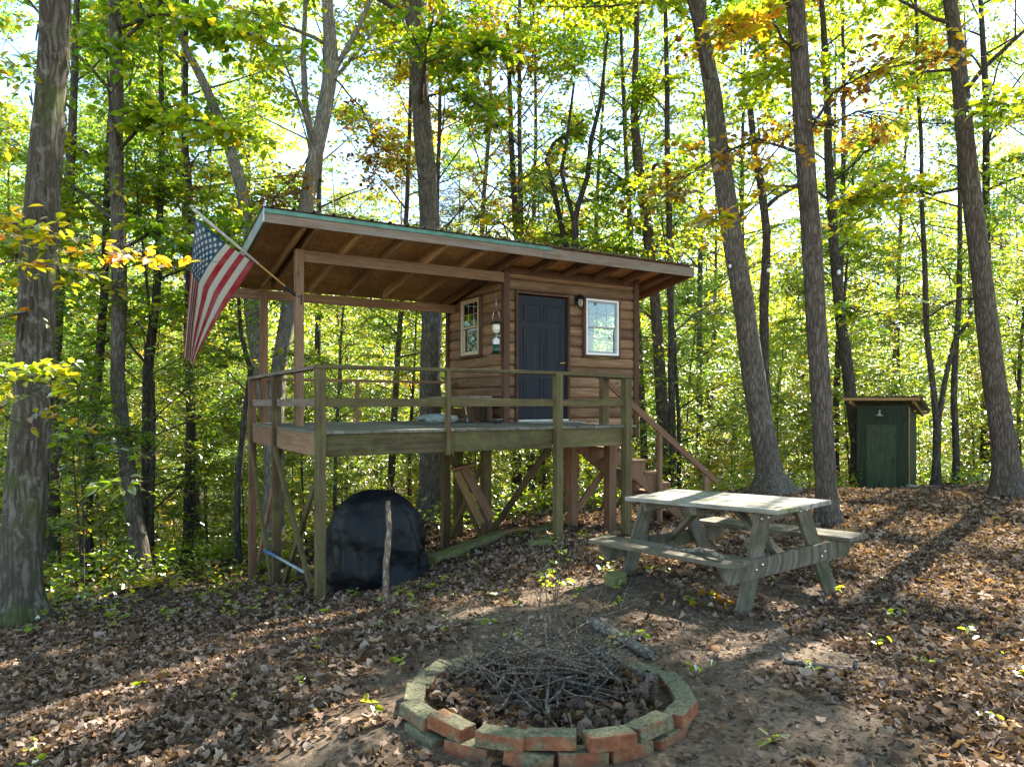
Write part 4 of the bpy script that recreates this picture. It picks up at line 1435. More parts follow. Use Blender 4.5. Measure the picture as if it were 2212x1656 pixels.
# ------------------------------------------------------------------ ground sheet
def steps(stops):
    out = [stops[0][0]]
    for (a, _), (b_, h) in zip(stops, stops[1:]):
        n = max(1, int(round((b_ - a) / h)))
        out += list(a + (b_ - a) * np.arange(1, n + 1) / n)
    return np.array(out)
gx = steps([(-300, 0), (-60, 20), (-14, 2), (-6, .5), (5, .12), (12, .4), (40, 2), (300, 20)])
gy = steps([(-150, 0), (-20, 10), (0, 1.5), (2, .2), (10, .12), (18, .4), (50, 2), (90, 5), (600, 30)])
X, Y = np.meshgrid(gx, gy)
Z = gz(X, Y)
rngG = np.random.default_rng(5)
Z += np.where((np.abs(X) < 12) & (Y > 1) & (Y < 18), rngG.normal(0, .006, Z.shape), 0)
V = np.stack([X.ravel(), Y.ravel(), Z.ravel()], -1)
nx = len(gx)
I = np.arange(len(gy) - 1)[:, None] * nx + np.arange(nx - 1)[None]
gm = np_mesh('ground', V, np.stack([I, I + 1, I + nx + 1, I + nx], -1).reshape(-1, 4), None, True)
gr_o = link('ground', gm, M['soil'])
tag(gr_o, 'brown forest floor sloping down to the left under the dead leaves', None, None, 'structure')


# ------------------------------------------------------------------ leaves
def leaf_arrays(rng, pos, L, wr=.55, flat=1.2, near=False, curl=.12, droop=.25, Lvar=.3, axis=None):
    """folded leaves at given points -> verts, faces, tint per vertex"""
    n = len(pos)
    L = L * (1 + rng.uniform(-Lvar, Lvar, n))
    nrm = rng.normal(0, 1, (n, 3)); nrm[:, 2] = np.abs(nrm[:, 2]) * .6 + flat
    nrm /= np.linalg.norm(nrm, axis=1)[:, None]
    a = axis.copy() if axis is not None else rng.normal(0, 1, (n, 3)) - np.array([0, 0, droop])
    a -= nrm * (a * nrm).sum(1)[:, None]
    a /= np.linalg.norm(a, axis=1)[:, None] + 1e-9
    b_ = np.cross(nrm, a)
    if axis is not None:
        pos = pos + a * (L * .5)[:, None]
    Wd = L * wr * .5
    l_ = L[:, None]; w_ = Wd[:, None]
    cu_ = (curl * L)[:, None]
    tint = np.clip(rng.beta(2.2, 2.2, n), 0, 1)
    if near:
        v = np.stack([pos - a * l_ * .5, pos - a * l_ * .18 + b_ * w_ + nrm * cu_, pos + a * l_ * .18 + b_ * w_ * .8 + nrm * cu_ * .8, pos + a * l_ * .52 - nrm * cu_ * .6,
                      pos + a * l_ * .18 - b_ * w_ * .8 + nrm * cu_ * .8, pos - a * l_ * .18 - b_ * w_ + nrm * cu_], 1)
        k = np.arange(n)[:, None] * 6
        f = np.concatenate([k + np.array([0, 1, 2, 3]), k + np.array([0, 3, 4, 5])])
        return v.reshape(-1, 3), f, np.repeat(tint, 6)
    v = np.stack([pos - a * l_ * .5, pos + b_ * w_ + nrm * cu_ - a * l_ * .05, pos + a * l_ * .5, pos - b_ * w_ + nrm * cu_ - a * l_ * .05], 1)
    k = np.arange(n)[:, None] * 4
    f = np.concatenate([k + np.array([0, 1, 2]), k + np.array([0, 2, 3])])
    return v.reshape(-1, 3), f, np.repeat(tint, 4)


def crumple_arrays(rng, pos, L, flat=1.4, curl=.22):
    """dead leaves: lobed outline, cupped and twisted (10 corners, 8 faces round a middle)"""
    n = len(pos)
    L = L * np.exp(rng.normal(-.05, .3, n))
    nrm = rng.normal(0, 1, (n, 3)); nrm[:, 2] = np.abs(nrm[:, 2]) * .6 + flat
    nrm /= np.linalg.norm(nrm, axis=1)[:, None]
    a = rng.normal(0, 1, (n, 3))
    a -= nrm * (a * nrm).sum(1)[:, None]
    a /= np.linalg.norm(a, axis=1)[:, None] + 1e-9
    b_ = np.cross(nrm, a)
    m = 9
    c1 = rng.normal(0, curl, n) + curl * .6; c2 = rng.normal(0, curl, n); c3 = rng.normal(0, curl * .8, n)
    lob = rng.uniform(0, .34, n); asp = rng.uniform(.42, .85, n)
    ring = [pos]
    for k in range(m):
        th = 2 * np.pi * k / m
        r = .5 * (1 + lob * (1 if k % 2 else -.9) + rng.normal(0, .08, n))
        u = np.cos(th) * r; v = np.sin(th) * r * asp
        h = c1 * (v / asp) ** 2 * 2.4 + c2 * u * u * 2.4 + c3 * u * v * 4
        ring.append(pos + (a * u[:, None] + b_ * v[:, None] + nrm * h[:, None]) * L[:, None])
    V = np.stack(ring, 1).reshape(-1, 3)
    k = np.arange(n)[:, None] * (m + 1)
    f = np.concatenate([k + np.array([0, 1 + i, 1 + (i + 1) % m]) for i in range(m)])
    return V, f, np.repeat(np.clip(rng.beta(2.0, 2.4, n), 0, 1), m + 1)


def crumple_mesh(name, rng, pos, L, m, **k):
    v, f, t_ = crumple_arrays(rng, pos, L, **k)
    me = np_mesh(name, v, f, {'tint': t_}, True)
    me.materials.append(m)
    return me


def leaf_mesh(name, rng, pos, L, m, **k):
    tb = k.pop('tbias', None)
    v, f, t_ = leaf_arrays(rng, pos, L, **k)
    if tb is not None:
        t_ = np.clip(t_ + np.repeat(tb, len(t_) // len(pos)), 0, 1)
    me = np_mesh(name, v, f, {'tint': t_})
    me.materials.append(m)
    return me


# ------------------------------------------------------------------ trees
def interp_path(P, Rr, t):
    k = t * (len(P) - 1)
    i = min(int(k), len(P) - 2)
    return P[i].lerp(P[i + 1], k - i), Rr[i] + (Rr[i + 1] - Rr[i]) * (k - i)


def limbs(rd, P, Rr, h0, nl, spread, el0=(10, 45), curve=.25, subs=(3, 5), shape=1.0, mb=None, sides=5, h1=.98, rk=.42):
    """adds limbs and twigs to mb; returns the twig points that carry leaves"""
    nodes = []
    az = rd.uniform(0, 6.28)
    for i in range(nl):
        t = h0 + (h1 - h0) * (i + rd.random()) / nl
        p, r = interp_path(P, Rr, t)
        az += 2.4 + rd.uniform(-.5, .5)
        q = (t - h0) / max(1e-6, 1 - h0)
        L = spread * (.45 + .65 * math.sin(math.pi * min(1, q * .8 + .2)) ** shape) * rd.uniform(.7, 1.2) * (1 - .35 * q)
        el = R(rd.uniform(*el0)) + q * .5
        pts, d = [p], None
        rr = [max(.006, r * rk)]
        n = 6
        cv = rd.uniform(-curve, curve)
        for k in range(n):
            e = el + cv * k / n
            a = az + rd.uniform(-.2, .2)
            d = Vector((math.cos(a) * math.cos(e), math.sin(a) * math.cos(e), math.sin(e)))
            pts.append(pts[-1] + d * L / n)
            rr.append(max(.004, rr[0] * (1 - .85 * (k + 1) / n)))
            if k >= 2: nodes.append(pts[-1])
        mb.tube(pts, rr, sides, cap=False)
        for s_ in range(rd.randint(*subs)):
            k = rd.randint(2, n - 1)
            b0 = pts[k]
            a = az + rd.choice((-1, 1)) * rd.uniform(.4, 1.2)
            e = el * .6 + rd.uniform(-.35, .35)
            L2 = L * rd.uniform(.3, .55)
            sp = [b0]
            for j in range(3):
                e2 = e - .12 * j
                sp.append(sp[-1] + Vector((math.cos(a) * math.cos(e2), math.sin(a) * math.cos(e2), math.sin(e2))) * L2 / 3)
                nodes.append(sp[-1])
                nodes.append(sp[-1].lerp(sp[-2], .5))
            mb.tube(sp, [rr[k] * .55, rr[k] * .4, rr[k] * .28, .003], 3, cap=False)
    return nodes


def spread_leaves(rng, nodes, N, tl, mb=None, per=9, droop=.12):
    """leaves set alternately along short twigs that start at the given points; returns points, leaf axes, tint shift"""
    nd = np.array([tuple(p) for p in nodes])
    K = max(8, N // per)
    wgt = rng.gamma(1.1, 1.0, len(nd)); wgt /= wgt.sum()
    idx = rng.choice(len(nd), K, p=wgt)
    az = rng.uniform(0, 2 * np.pi, K); el = rng.normal(-.05, .3, K)
    d = np.stack([np.cos(az) * np.cos(el), np.sin(az) * np.cos(el), np.sin(el)], -1)
    ln = tl * rng.uniform(.5, 1.35, K)
    n = rng.poisson(per, K)
    ti = np.repeat(np.arange(K), n)
    t_ = rng.random(len(ti)) ** .75
    side = rng.choice([-1.0, 1.0], len(ti))
    lat = np.stack([-np.sin(az), np.cos(az), np.zeros(K)], -1)[ti] * side[:, None]
    ax_ = d[ti] * .75 + lat * .8 + rng.normal(0, .25, (len(ti), 3)); ax_[:, 2] -= .3
    sag = np.zeros((len(ti), 3)); sag[:, 2] = -droop * ln[ti] * t_ ** 2
    pos = nd[idx][ti] + d[ti] * (ln[ti] * t_)[:, None] + sag + lat * .03
    if mb is not None:
        for k in range(K):
            p = Vector(nd[idx[k]]); q = Vector(d[k]) * ln[k]
            mb.tube([p, p + q * .55 + Vector((0, 0, -droop * ln[k] * .3)), p + q + Vector((0, 0, -droop * ln[k]))], [.0045, .003, .0015], 3, cap=False)
    tb = rng.normal(0, .17, K)[ti] + rng.normal(0, .12, len(nd))[idx][ti]
    return pos, ax_, tb


def trunk_path(rd, H, wob, lean=(0, 0), n=9):
    P = []
    ph = rd.uniform(0, 6.28)
    for i in range(n):
        t = i / (n - 1)
        P.append(Vector((lean[0] * t * H + wob * math.sin(t * 4 + ph) * t + rd.uniform(-.3, .3) * wob * t,
                         lean[1] * t * H + wob * math.cos(t * 3.3 + ph) * t, t * H)))
    return P


def proto_tree(seed, name, H, r, h0, nl, spread, N, L, leafm, barkm, wob=.3, sig=.3, el0=(10, 45), flat=.45, subs=(3, 5), lf=1.2, near=False, sides=9):
    rd = random.Random(seed)
    rng = np.random.default_rng(seed)
    P = trunk_path(rd, H, wob, (rd.uniform(-.04, .04), rd.uniform(-.04, .04)))
    Rr = [r * (1 - .82 * i / (len(P) - 1)) for i in range(len(P))]
    P[0] = P[0] - Vector((0, 0, .25)); Rr[0] = r * 1.25
    root = thing(name, 'x', 'tree')
    MB().tube(P, Rr, sides, wob=.2, seed=seed).build('trunk', M[barkm], root)
    mb = MB()
    nodes = limbs(rd, P, Rr, h0, nl, spread, el0, mb=mb, subs=subs)
    pos, axs, tb = spread_leaves(rng, nodes, N, sig, mb, 10 if H > 4 else 6)
    mb.build('branches', M[barkm], root)
    link('crown', leaf_mesh('crown', rng, pos, L, M[leafm], flat=lf, tbias=tb, near=near, axis=axs), None, root)
    return root


canopy = [proto_tree(31 + k, 'forest_tree', H, r, h0, nl, sp, N, .115, lm, bm, .35, .75)
          for k, (H, r, h0, nl, sp, N, lm, bm) in enumerate([
              (19, .12, .3, 28, 3.4, 16000, 'leaf_green', 'bark_grey'), (17, .1, .26, 26, 3.1, 15000, 'leaf_lime', 'bark_brown'),
              (20, .13, .34, 28, 3.6, 16000, 'leaf_lime', 'bark_dark'), (16, .09, .28, 24, 2.8, 12000, 'leaf_yellow', 'bark_brown'),
              (18, .11, .33, 24, 3.1, 11000, 'leaf_rust', 'bark_dark'), (18, .1, .24, 28, 2.9, 15000, 'leaf_teal', 'bark_grey')])]
under = [proto_tree(51 + k, 'understory_tree', H, r, h0, nl, sp, N, .085, lm, bm, .25, .5, (-5, 30), .3, lf=1.8)
         for k, (H, r, h0, nl, sp, N, lm, bm) in enumerate([
             (8.0, .06, .14, 26, 2.3, 12000, 'leaf_green', 'bark_dark'), (6.5, .05, .12, 24, 2.1, 10500, 'leaf_lime', 'bark_dark'),
             (9.0, .07, .18, 28, 2.4, 13000, 'leaf_lime', 'bark_grey'), (7.0, .05, .12, 24, 2.0, 10000, 'leaf_teal', 'bark_brown'),
             (5.5, .045, .14, 20, 1.9, 8000, 'leaf_yellow', 'bark_brown')])]
saps = [proto_tree(71 + k, 'sapling', H, r, h0, nl, sp, N, .085, lm, bm, .15, .28, (0, 40), .35, (2, 3), 1.8, sides=6)
        for k, (H, r, h0, nl, sp, N, lm, bm) in enumerate([
            (2.6, .016, .12, 16, .85, 1100, 'leaf_green', 'bark_brown'), (1.7, .011, .1, 13, .7, 800, 'leaf_lime', 'bark_brown'),
            (3.2, .02, .15, 18, .9, 1300, 'leaf_lime', 'bark_dark'), (1.3, .009, .1, 12, .6, 600, 'leaf_yellow', 'bark_brown')])]

CLABEL = {0: 'tall straight forest tree with mid green leaves among the woods', 1: 'tall lime-leaved forest tree among the woods', 2: 'tall dark-barked forest tree with bright lime crown',
          3: 'slender forest tree with yellowing autumn crown', 4: 'forest tree with rusty orange-brown autumn leaves', 5: 'tall forest tree with cool deep green crown'}
ULABEL = {0: 'low understory tree with layered green sprays behind the clearing', 1: 'understory tree with layered lime green sprays', 2: 'taller understory tree with bright backlit leaf layers',
          3: 'understory tree with cool bluish green layered leaves', 4: 'small understory tree turning yellow'}
SLABEL = {0: 'green leaved sapling at the edge of the woods', 1: 'short lime green sapling at the edge of the woods', 2: 'lanky sapling with bright green leaves in the underbrush',
          3: 'knee-high yellowing seedling tree at the edge of the woods'}
used = set()


def put(protos, kind, k, x, y, s, rz, labels, group):
    key = (kind, k)
    z = gz1(x, y) - .02
    pr = protos[k]
    if key not in used:
        o = pr
        used.add(key)
    else:
        o = copy_tree(pr)
    o.location = (x, y, z)
    o.rotation_euler = (0, 0, rz)
    o.scale = (s, s, s * random.uniform(.92, 1.12))
    o['label'] = labels[k]
    o['group'] = group
    o['category'] = 'sapling' if kind == 'sapling' else 'tree'
    return o


def cab_clear(x, y, marg):
    dx, dy = x - P0.x, y - P0.y
    u, v = dx * CU + dy * CV, -dx * CV + dy * CU
    return not (-1.6 - marg < u < 8.2 + marg and -8 < v < 5.2 + marg)


def edge(x, y):
    """nearest allowed distance of the woods along this line of sight"""
    q = x / max(y, .1)
    return float(np.interp(q, [-1.2, -.72, -.5, -.37, -.2, .1, .3, .48, .56, .72, 1.2], [8, 8.6, 10.6, 12.2, 14.2, 15.6, 15.0, 16.2, 17.2, 14.5, 12]))


rp = random.Random(77)
pl = []
def scatter(protos, kind, n, dmin, dmax, wide, sep, labels, group, marg, weights, smin, smax, pw=1.0, edge_off=0.0):
    c = tries = 0
    while c < n and tries < n * 60:
        tries += 1
        y = dmin + (dmax - dmin) * rp.random() ** pw
        x = rp.uniform(-1, 1) * (y * wide + 2)
        if y < edge(x, y) + edge_off or not cab_clear(x, y, marg):
            continue
        if any((x - a) ** 2 + (y - b_) ** 2 < (sep if kk == kind else .35) ** 2 for a, b_, kk in pl):
            continue
        pl.append((x, y, kind))
        k = rp.choices(range(len(protos)), weights)[0]
        put(protos, kind, k, x, y, rp.uniform(smin, smax), rp.uniform(0, 6.28), labels, group)
        c += 1

HEROES = [(-5.1, 7.4), (-6.0, 11), (-4.4, 13), (-1.6, 14), (4.55, 12.5), (4.25, 9.5), (7.75, 11)]
pl += [(a, b_, 'hero') for a, b_ in HEROES] + [(7.9, 15.3, 'hero'), (8.0, 15.9, 'hero')]
for (x, y, k, s_) in MID:
    pl.append((x, y, 'canopy'))
    put(canopy, 'canopy', k, x, y, s_, rp.uniform(0, 6.28), CLABEL, 'tall trees of the woods')
scatter(canopy, 'canopy', NC, 15, 30, .84, 2.1, CLABEL, 'tall trees of the woods', .8, [5, 5, 5, 1.6, .7, 4], .8, 1.15, 1, 1.0)
scatter(canopy, 'canopy', NF, 30, 64, .8, 2.1, CLABEL, 'tall trees of the woods', .8, [5, 6, 5, 1.6, .6, 4], .85, 1.2, 1, 1.0)
scatter(under, 'under', NU, 11, 42, .8, 1.3, ULABEL, 'understory trees of the woods', .8, [5, 6, 5, 3, 1.2], .75, 1.2, 1.0, .8)
scatter(saps, 'sapling', NS, 9, 30, .78, .5, SLABEL, 'saplings along the edge of the woods', -.2, [4, 5, 4, 2.5], .7, 1.3, 1.3)
# a few tall trees round the clearing outside the picture, which shade it
for (x, y, k, s) in SHADE:
    put(canopy, 'canopy', k, x, y, s, rp.uniform(0, 6.28), CLABEL, 'tall trees of the woods')

# added green ridge that blocks the bright low sky between the trunks
hx = np.linspace(-170, 170, 120); hy = np.linspace(92, 150, 24)
HXg, HYg = np.meshgrid(hx, hy)
rr_ = np.random.default_rng(8)
q_ = np.clip((HYg - 92) / 34, 0, 1)
HZ = CZ - 8 + (27 + 4 * np.sin(HXg * .04 + 1) + 2.5 * np.sin(HXg * .11)) * (q_ * q_ * (3 - 2 * q_)) + rr_.normal(0, .7, HXg.shape) + 1.2 * np.sin(HXg * .5) * np.sin(HYg * .6)
nh = len(hx)
I = np.arange(len(hy) - 1)[:, None] * nh + np.arange(nh - 1)[None]
t = NT('added_ridge_green')
ob = t.coord('Object')
c = t.ramp(t.noise(ob, .5, 8, .75), [(.3, (.02, .035, .008)), (.5, (.06, .09, .014)), (.7, (.14, .14, .02))])
t.bsdf(c, .95, normal=t.bump(t.noise(ob, .6, 8, .75), 1.0, 1.5), spec=.05)
tag(link('sky_block_ridge', np_mesh('sky_block_ridge', np.stack([HXg.ravel(), HYg.ravel(), HZ.ravel()], -1), np.stack([I, I + 1, I + nh + 1, I + nh], -1).reshape(-1, 4), None, True), t.m),
    'added green ridge blocking the bright low sky beyond the trunks', None, None, 'structure')

# far wood seen through the gaps: one mass of foliage
rng = np.random.default_rng(3)
n = 190000
yy = 40 + 45 * rng.random(n) ** .8
xx = rng.uniform(-1, 1, n) * (yy * .85)
zz = rng.uniform(-1, 20, n) * (1 - .25 * rng.random(n))
keep = np.sin(xx * .45 + 2 * np.sin(yy * .3)) + np.sin(zz * .7 + xx * .3) + rng.normal(0, .7, n) > -.35
pos = np.stack([xx, yy, gz(xx, yy) + 1.0 + zz], -1)[keep]
fw = link('far_woods', leaf_mesh('far_woods', rng, pos, .42, M['leaf_lime'], flat=.5))
tag(fw, 'hazy mass of far-off woodland foliage seen between the trunks', 'woods', None, 'stuff')


# ------------------------------------------------------------------ the big trees traced from the photo
def hero(name, label, bx, by, D, path, barkm, leafm=None, crown=None, sides=22, wob=.1, flare=1.5, extra=None, H=None):
    """path: (x px, y px, width px) from the base upward at distance D; carried on above the picture"""
    base = W(bx, by, D)
    base.z = gz1(base.x, base.y)
    root = thing(name, label, 'tree', base)
    P = [Vector((0, 0, -.3)), Vector((0, 0, .0))]
    w0 = path[0][2] / F * D / 2
    Rr = [w0 * flare * 1.1, w0 * flare]
    for (px, py, w) in path:
        q = W(px, py, D) - base
        P.append(q); Rr.append(w / F * D / 2)
    d = (P[-1] - P[-3]).normalized()
    top = P[-1].z
    H = H or top + 9
    while P[-1].z < H:
        d = (d + Vector((random.uniform(-.05, .05), random.uniform(-.05, .05), .05))).normalized()
        P.append(P[-1] + d * 1.2); Rr.append(max(.03, Rr[-1] * .87))
    # resample
    Q, S = [], []
    for i in range(len(P) - 1):
        n = max(1, int((P[i + 1] - P[i]).length / .22))
        for k in range(n):
            Q.append(P[i].lerp(P[i + 1], k / n)); S.append(Rr[i] + (Rr[i + 1] - Rr[i]) * k / n)
    Q.append(P[-1]); S.append(Rr[-1])
    seed = int(abs(bx)) + 3
    for i, q in enumerate(Q):
        q += Vector((noise.noise((i * .12, seed, 1)), noise.noise((i * .12, seed, 8)), 0)) * .035
    tm = MB().tube(Q, S, sides, wob=wob, seed=seed * .37, flare=.5)
    rd = random.Random(seed)
    if 'shag' in barkm:
        for i in range(120):     # loose curling plates, part of the bark
            k = rd.randint(5, min(len(Q) - 2, 44))
            a = rd.uniform(0, 6.28); p = Q[k]; r = S[k] * .98
            dn = Vector((math.cos(a), math.sin(a), 0)); tn = Vector((-math.sin(a), math.cos(a), 0))
            h = rd.uniform(.08, .24); w = rd.uniform(.01, .026); o = rd.uniform(.008, .03)
            c0_ = p + dn * r
            up = rd.choice((-1, -1, 1))
            q = [c0_ - tn * w, c0_ + tn * w, c0_ + tn * w * .6 + dn * o + Vector((0, 0, up * h)), c0_ - tn * w * .7 + dn * o + Vector((0, 0, up * h))]
            tm.prism([tuple(v) for v in q], (0, 0, 0), tuple(dn * .007))
    tm.build('trunk', M[barkm], root)
    rd = random.Random(seed)
    rng = np.random.default_rng(seed)
    if crown:
        h0, nl, sp, N, L = crown
        mb = MB()
        h0f = next(i for i, q in enumerate(Q) if q.z > h0) / len(Q)
        nodes = limbs(rd, Q, S, h0f, nl, sp, (5, 45), mb=mb, subs=(3, 5), rk=.35)
        pos, axs, tb = spread_leaves(rng, nodes, N, .6, mb, 9)
        mb.build('branches', M[barkm], root)
        link('crown', leaf_mesh('crown', rng, pos, L, M[leafm], tbias=tb, near=True, axis=axs), None, root)
    return root, base, Q, S


def spray(root, base, pts, rad, m, leafm, N, L, sig=.16, subs=7, seed=1, name='leafy_branch', flat=.4, reach=.45):
    """a side branch with leaves on a tree; pts are world points"""
    rd = random.Random(seed); rng = np.random.default_rng(seed)
    P = [Vector(p) - base for p in pts]
    nodes = []
    fine = []
    n = (len(P) - 1) * 5
    for i in range(n + 1):
        k = i / n * (len(P) - 1); j = min(int(k), len(P) - 2)
        fine.append(P[j].lerp(P[j + 1], k - j) + Vector((noise.noise((i * .4, seed, 0)), noise.noise((i * .4, seed, 5)), noise.noise((i * .4, seed, 9)))) * .04)
    mb = MB().tube(fine, [rad * (1 - .85 * i / n) for i in range(n + 1)], 6, cap=False)
    for s_ in range(subs):
        k = rd.randint(n // 4, n - 1)
        d = (fine[k + 1] - fine[k]).normalized()
        sd = d.cross(Vector((0, 0, 1))).normalized() * rd.choice((-1, 1))
        dv = (d * rd.uniform(.2, .9) + sd * rd.uniform(.3, 1) + Vector((0, 0, rd.uniform(-.3, .3)))).normalized()
        L2 = reach * rd.uniform(.5, 1.2)
        sp = [fine[k], fine[k] + dv * L2 * .5, fine[k] + dv * L2 + Vector((0, 0, -.06))]
        mb.tube(sp, [rad * .3, rad * .2, .002], 4, cap=False)
        nodes += [sp[1], sp[2], sp[1].lerp(sp[2], .5), sp[0].lerp(sp[1], .5)]
    nodes += fine[n // 3:]
    pos, axs, tb = spread_leaves(rng, nodes, int(N * 1.5), max(.22, sig * 1.4), mb, 7)
    br = mb.build(name, M[m], root)
    link('leaves', leaf_mesh('leaves', rng, pos, L, M[leafm], tbias=tb, near=True, flat=1.3, curl=.1, axis=axs), None, br)


t1, b1, Q1, S1 = hero('shagbark_tree', 'thick shaggy-barked trunk with mossy foot at the left edge of the yard', 45, 1345, 7.4,
                      [(48, 1250, 84), (56, 1100, 76), (68, 900, 70), (82, 600, 68), (100, 350, 64), (112, 180, 60), (120, 0, 58)], 'bark_shag', 'leaf_green', (6.8, 20, 3.4, 9000, .12), 28, .16, 1.35)
spray(t1, b1, [W(120, 1020, 7.3), W(140, 930, 7.0), W(220, 945, 6.8), W(330, 985, 6.6)], .018, 'bark_dark', 'leaf_green', 60, .1, seed=41)
t2, b2, Q2, S2 = hero('slender_tree', 'slender grey trunk curving up beside the hanging flag', 304, 1237, 11,
                      [(300, 1180, 40), (285, 1080, 34), (268, 950, 30), (256, 820, 30), (256, 650, 30), (255, 450, 29), (252, 200, 27), (245, 0, 24)], 'bark_grey', 'leaf_green', (4.6, 20, 2.6, 5200, .13), 16, .1, 1.3)
spray(t2, b2, [W(262, 540, 11), W(330, 500, 10.8), W(420, 540, 10.5), W(560, 520, 10.3)], .03, 'bark_dark', 'leaf_green', 380, .13, .22, 10, 42)
spray(t2, b2, [W(250, 330, 11), W(330, 250, 10.6), W(430, 260, 10.2), W(520, 300, 9.8)], .03, 'bark_dark', 'leaf_lime', 420, .14, .26, 10, 43)
spray(t2, b2, [W(246, 60, 11), W(350, 30, 10.5), W(480, 50, 10), W(620, 110, 9.6)], .03, 'bark_dark', 'leaf_green', 480, .14, .28, 12, 44)
spray(t2, b2, [W(258, 640, 11), W(200, 600, 10.6), W(110, 560, 10.2), W(20, 545, 9.8)], .025, 'bark_dark', 'leaf_lime', 330, .13, .24, 10, 45)
# forked tree behind the porch
t3, b3, Q3, S3 = hero('forked_tree', 'pale forked tree splitting in a V behind the porch post', 592, 1180, 13,
                      [(592, 1120, 46), (592, 1020, 44), (590, 930, 46), (602, 800, 34), (622, 680, 33), (645, 520, 32), (672, 380, 32), (697, 260, 32), (715, 140, 30), (708, 0, 24)], 'bark_pale', 'leaf_lime', (6.3, 16, 2.6, 4200, .13), 18, .1, 1.3)
def fork(root, base, D, path, bm, name='fork', sides=14, taper=None):
    P = [W(x, y, D + dd) - base for x, y, w, dd in path]
    Rr = [w / F * D / 2 for x, y, w, dd in path]
    Q, S = [], []
    for i in range(len(P) - 1):
        n = max(1, int((P[i + 1] - P[i]).length / .25))
        for k in range(n):
            Q.append(P[i].lerp(P[i + 1], k / n)); S.append(Rr[i] + (Rr[i + 1] - Rr[i]) * k / n)
    Q.append(P[-1]); S.append(Rr[-1])
    MB().tube(Q, S, sides, wob=.12, seed=len(P)).build(name, M[bm], root)
fork(t3, b3, 13, [(588, 950, 36, 0), (566, 830, 33, 0), (545, 680, 33, .1), (541, 520, 29, .2), (520, 400, 27, .3), (490, 300, 25, .4), (445, 190, 20, .5), (395, 90, 15, .6), (350, 0, 12, .7)], 'bark_pale')
fork(t3, b3, 13, [(642, 540, 20, 0), (668, 430, 22, .1), (680, 330, 20, .2), (660, 230, 15, .3), (655, 120, 12, .4), (660, 0, 10, .5)], 'bark_pale')
fork(t3, b3, 13, [(700, 190, 14, 0), (735, 130, 12, .1), (775, 60, 10, .2), (800, 0, 8, .3)], 'bark_pale')
spray(t3, b3, [W(690, 300, 13), W(640, 380, 12.8), W(590, 430, 12.6), (W(560, 440, 12.5))], .02, 'bark_dark', 'leaf_rust', 260, .1, .3, 12, 46, reach=.7)
spray(t3, b3, [W(712, 160, 13), W(780, 230, 12.8), W(820, 330, 12.6), (W(800, 420, 12.5))], .02, 'bark_dark', 'leaf_rust', 320, .1, .32, 12, 47, reach=.7)
spray(t3, b3, [W(500, 320, 13.3), W(430, 330, 13), W(380, 400, 12.8), (W(330, 420, 12.6))], .02, 'bark_dark', 'leaf_rust', 260, .1, .3, 12, 48, reach=.7)
t4, b4, Q4, S4 = hero('oak_tree', 'thick straight furrowed trunk rising behind the porch roof', 931, 1118, 14,
                      [(931, 1050, 52), (931, 900, 46), (932, 700, 44), (926, 480, 41), (912, 250, 40), (894, 0, 38)], 'bark_grey', 'leaf_green', (8.2, 18, 3.4, 8000, .13), 24, .08, 1.25)
spray(t4, b4, [W(912, 210, 14), W(990, 190, 13.8), W(1040, 230, 13.6), W(1080, 280, 13.5)], .03, 'bark_dark', 'leaf_green', 420, .12, .32, 12, 49)
spray(t4, b4, [W(905, 130, 14), W(980, 110, 13.6), W(1060, 100, 13.3), W(1100, 150, 13)], .03, 'bark_dark', 'leaf_green', 420, .15, .3, 12, 50)
spray(t4, b4, [W(925, 570, 14), W(980, 560, 14), W(1030, 480, 14), (W(1060, 440, 14))], .02, 'bark_dark', 'leaf_lime', 300, .12, .3, 10, 51)
t5, b5, Q5, S5 = hero('leaning_tree', 'tall left-leaning trunk with a swollen foot behind the picnic table', 1668, 1064, 12.5,
                      [(1660, 1020, 56), (1645, 930, 50), (1624, 780, 46), (1604, 640, 45), (1578, 480, 43), (1556, 340, 40), (1538, 190, 36), (1520, 90, 32), (1506, 0, 30)], 'bark_grey', 'leaf_lime', (7.0, 20, 3.3, 12000, .125), 22, .09, 1.5)
spray(t5, b5, [W(1552, 310, 12.5), W(1600, 330, 12.2), W(1640, 300, 12), W(1700, 290, 11.8)], .02, 'bark_dark', 'leaf_yellow', 130, .12, .3, 10, 52, reach=.7)
t6, b6, Q6, S6 = hero('dark_tree', 'dark straight trunk standing right behind the picnic table corner', 1789, 1128, 9.5,
                      [(1786, 1060, 44), (1776, 900, 42), (1764, 700, 41), (1752, 500, 40), (1738, 300, 39), (1728, 150, 38), (1718, 0, 37)], 'bark_brown', 'leaf_lime', (6.2, 22, 3.4, 13000, .125), 22, .08, 1.2)
spray(t6, b6, [W(1728, 330, 9.5), W(1640, 300, 9.2), W(1560, 330, 9.0), W(1460, 400, 8.8)], .025, 'bark_dark', 'leaf_rust', 200, .11, .34, 18, 53, reach=1.0)
spray(t6, b6, [W(1742, 400, 9.5), W(1690, 400, 9.3), W(1610, 460, 9.1), W(1520, 480, 9.0)], .02, 'bark_dark', 'leaf_yellow', 110, .12, .2, 10, 54, reach=.6)
spray(t6, b6, [W(1738, 300, 9.5), W(1800, 200, 9.3), W(1870, 160, 9.1), W(1980, 130, 9.0)], .025, 'bark_dark', 'leaf_rust', 220, .11, .34, 18, 55, reach=1.0)
spray(t6, b6, [W(1735, 250, 9.5), W(1790, 270, 9.3), W(1850, 240, 9.1), W(1930, 260, 9.0)], .025, 'bark_dark', 'leaf_rust', 180, .11, .34, 16, 56, reach=.9)
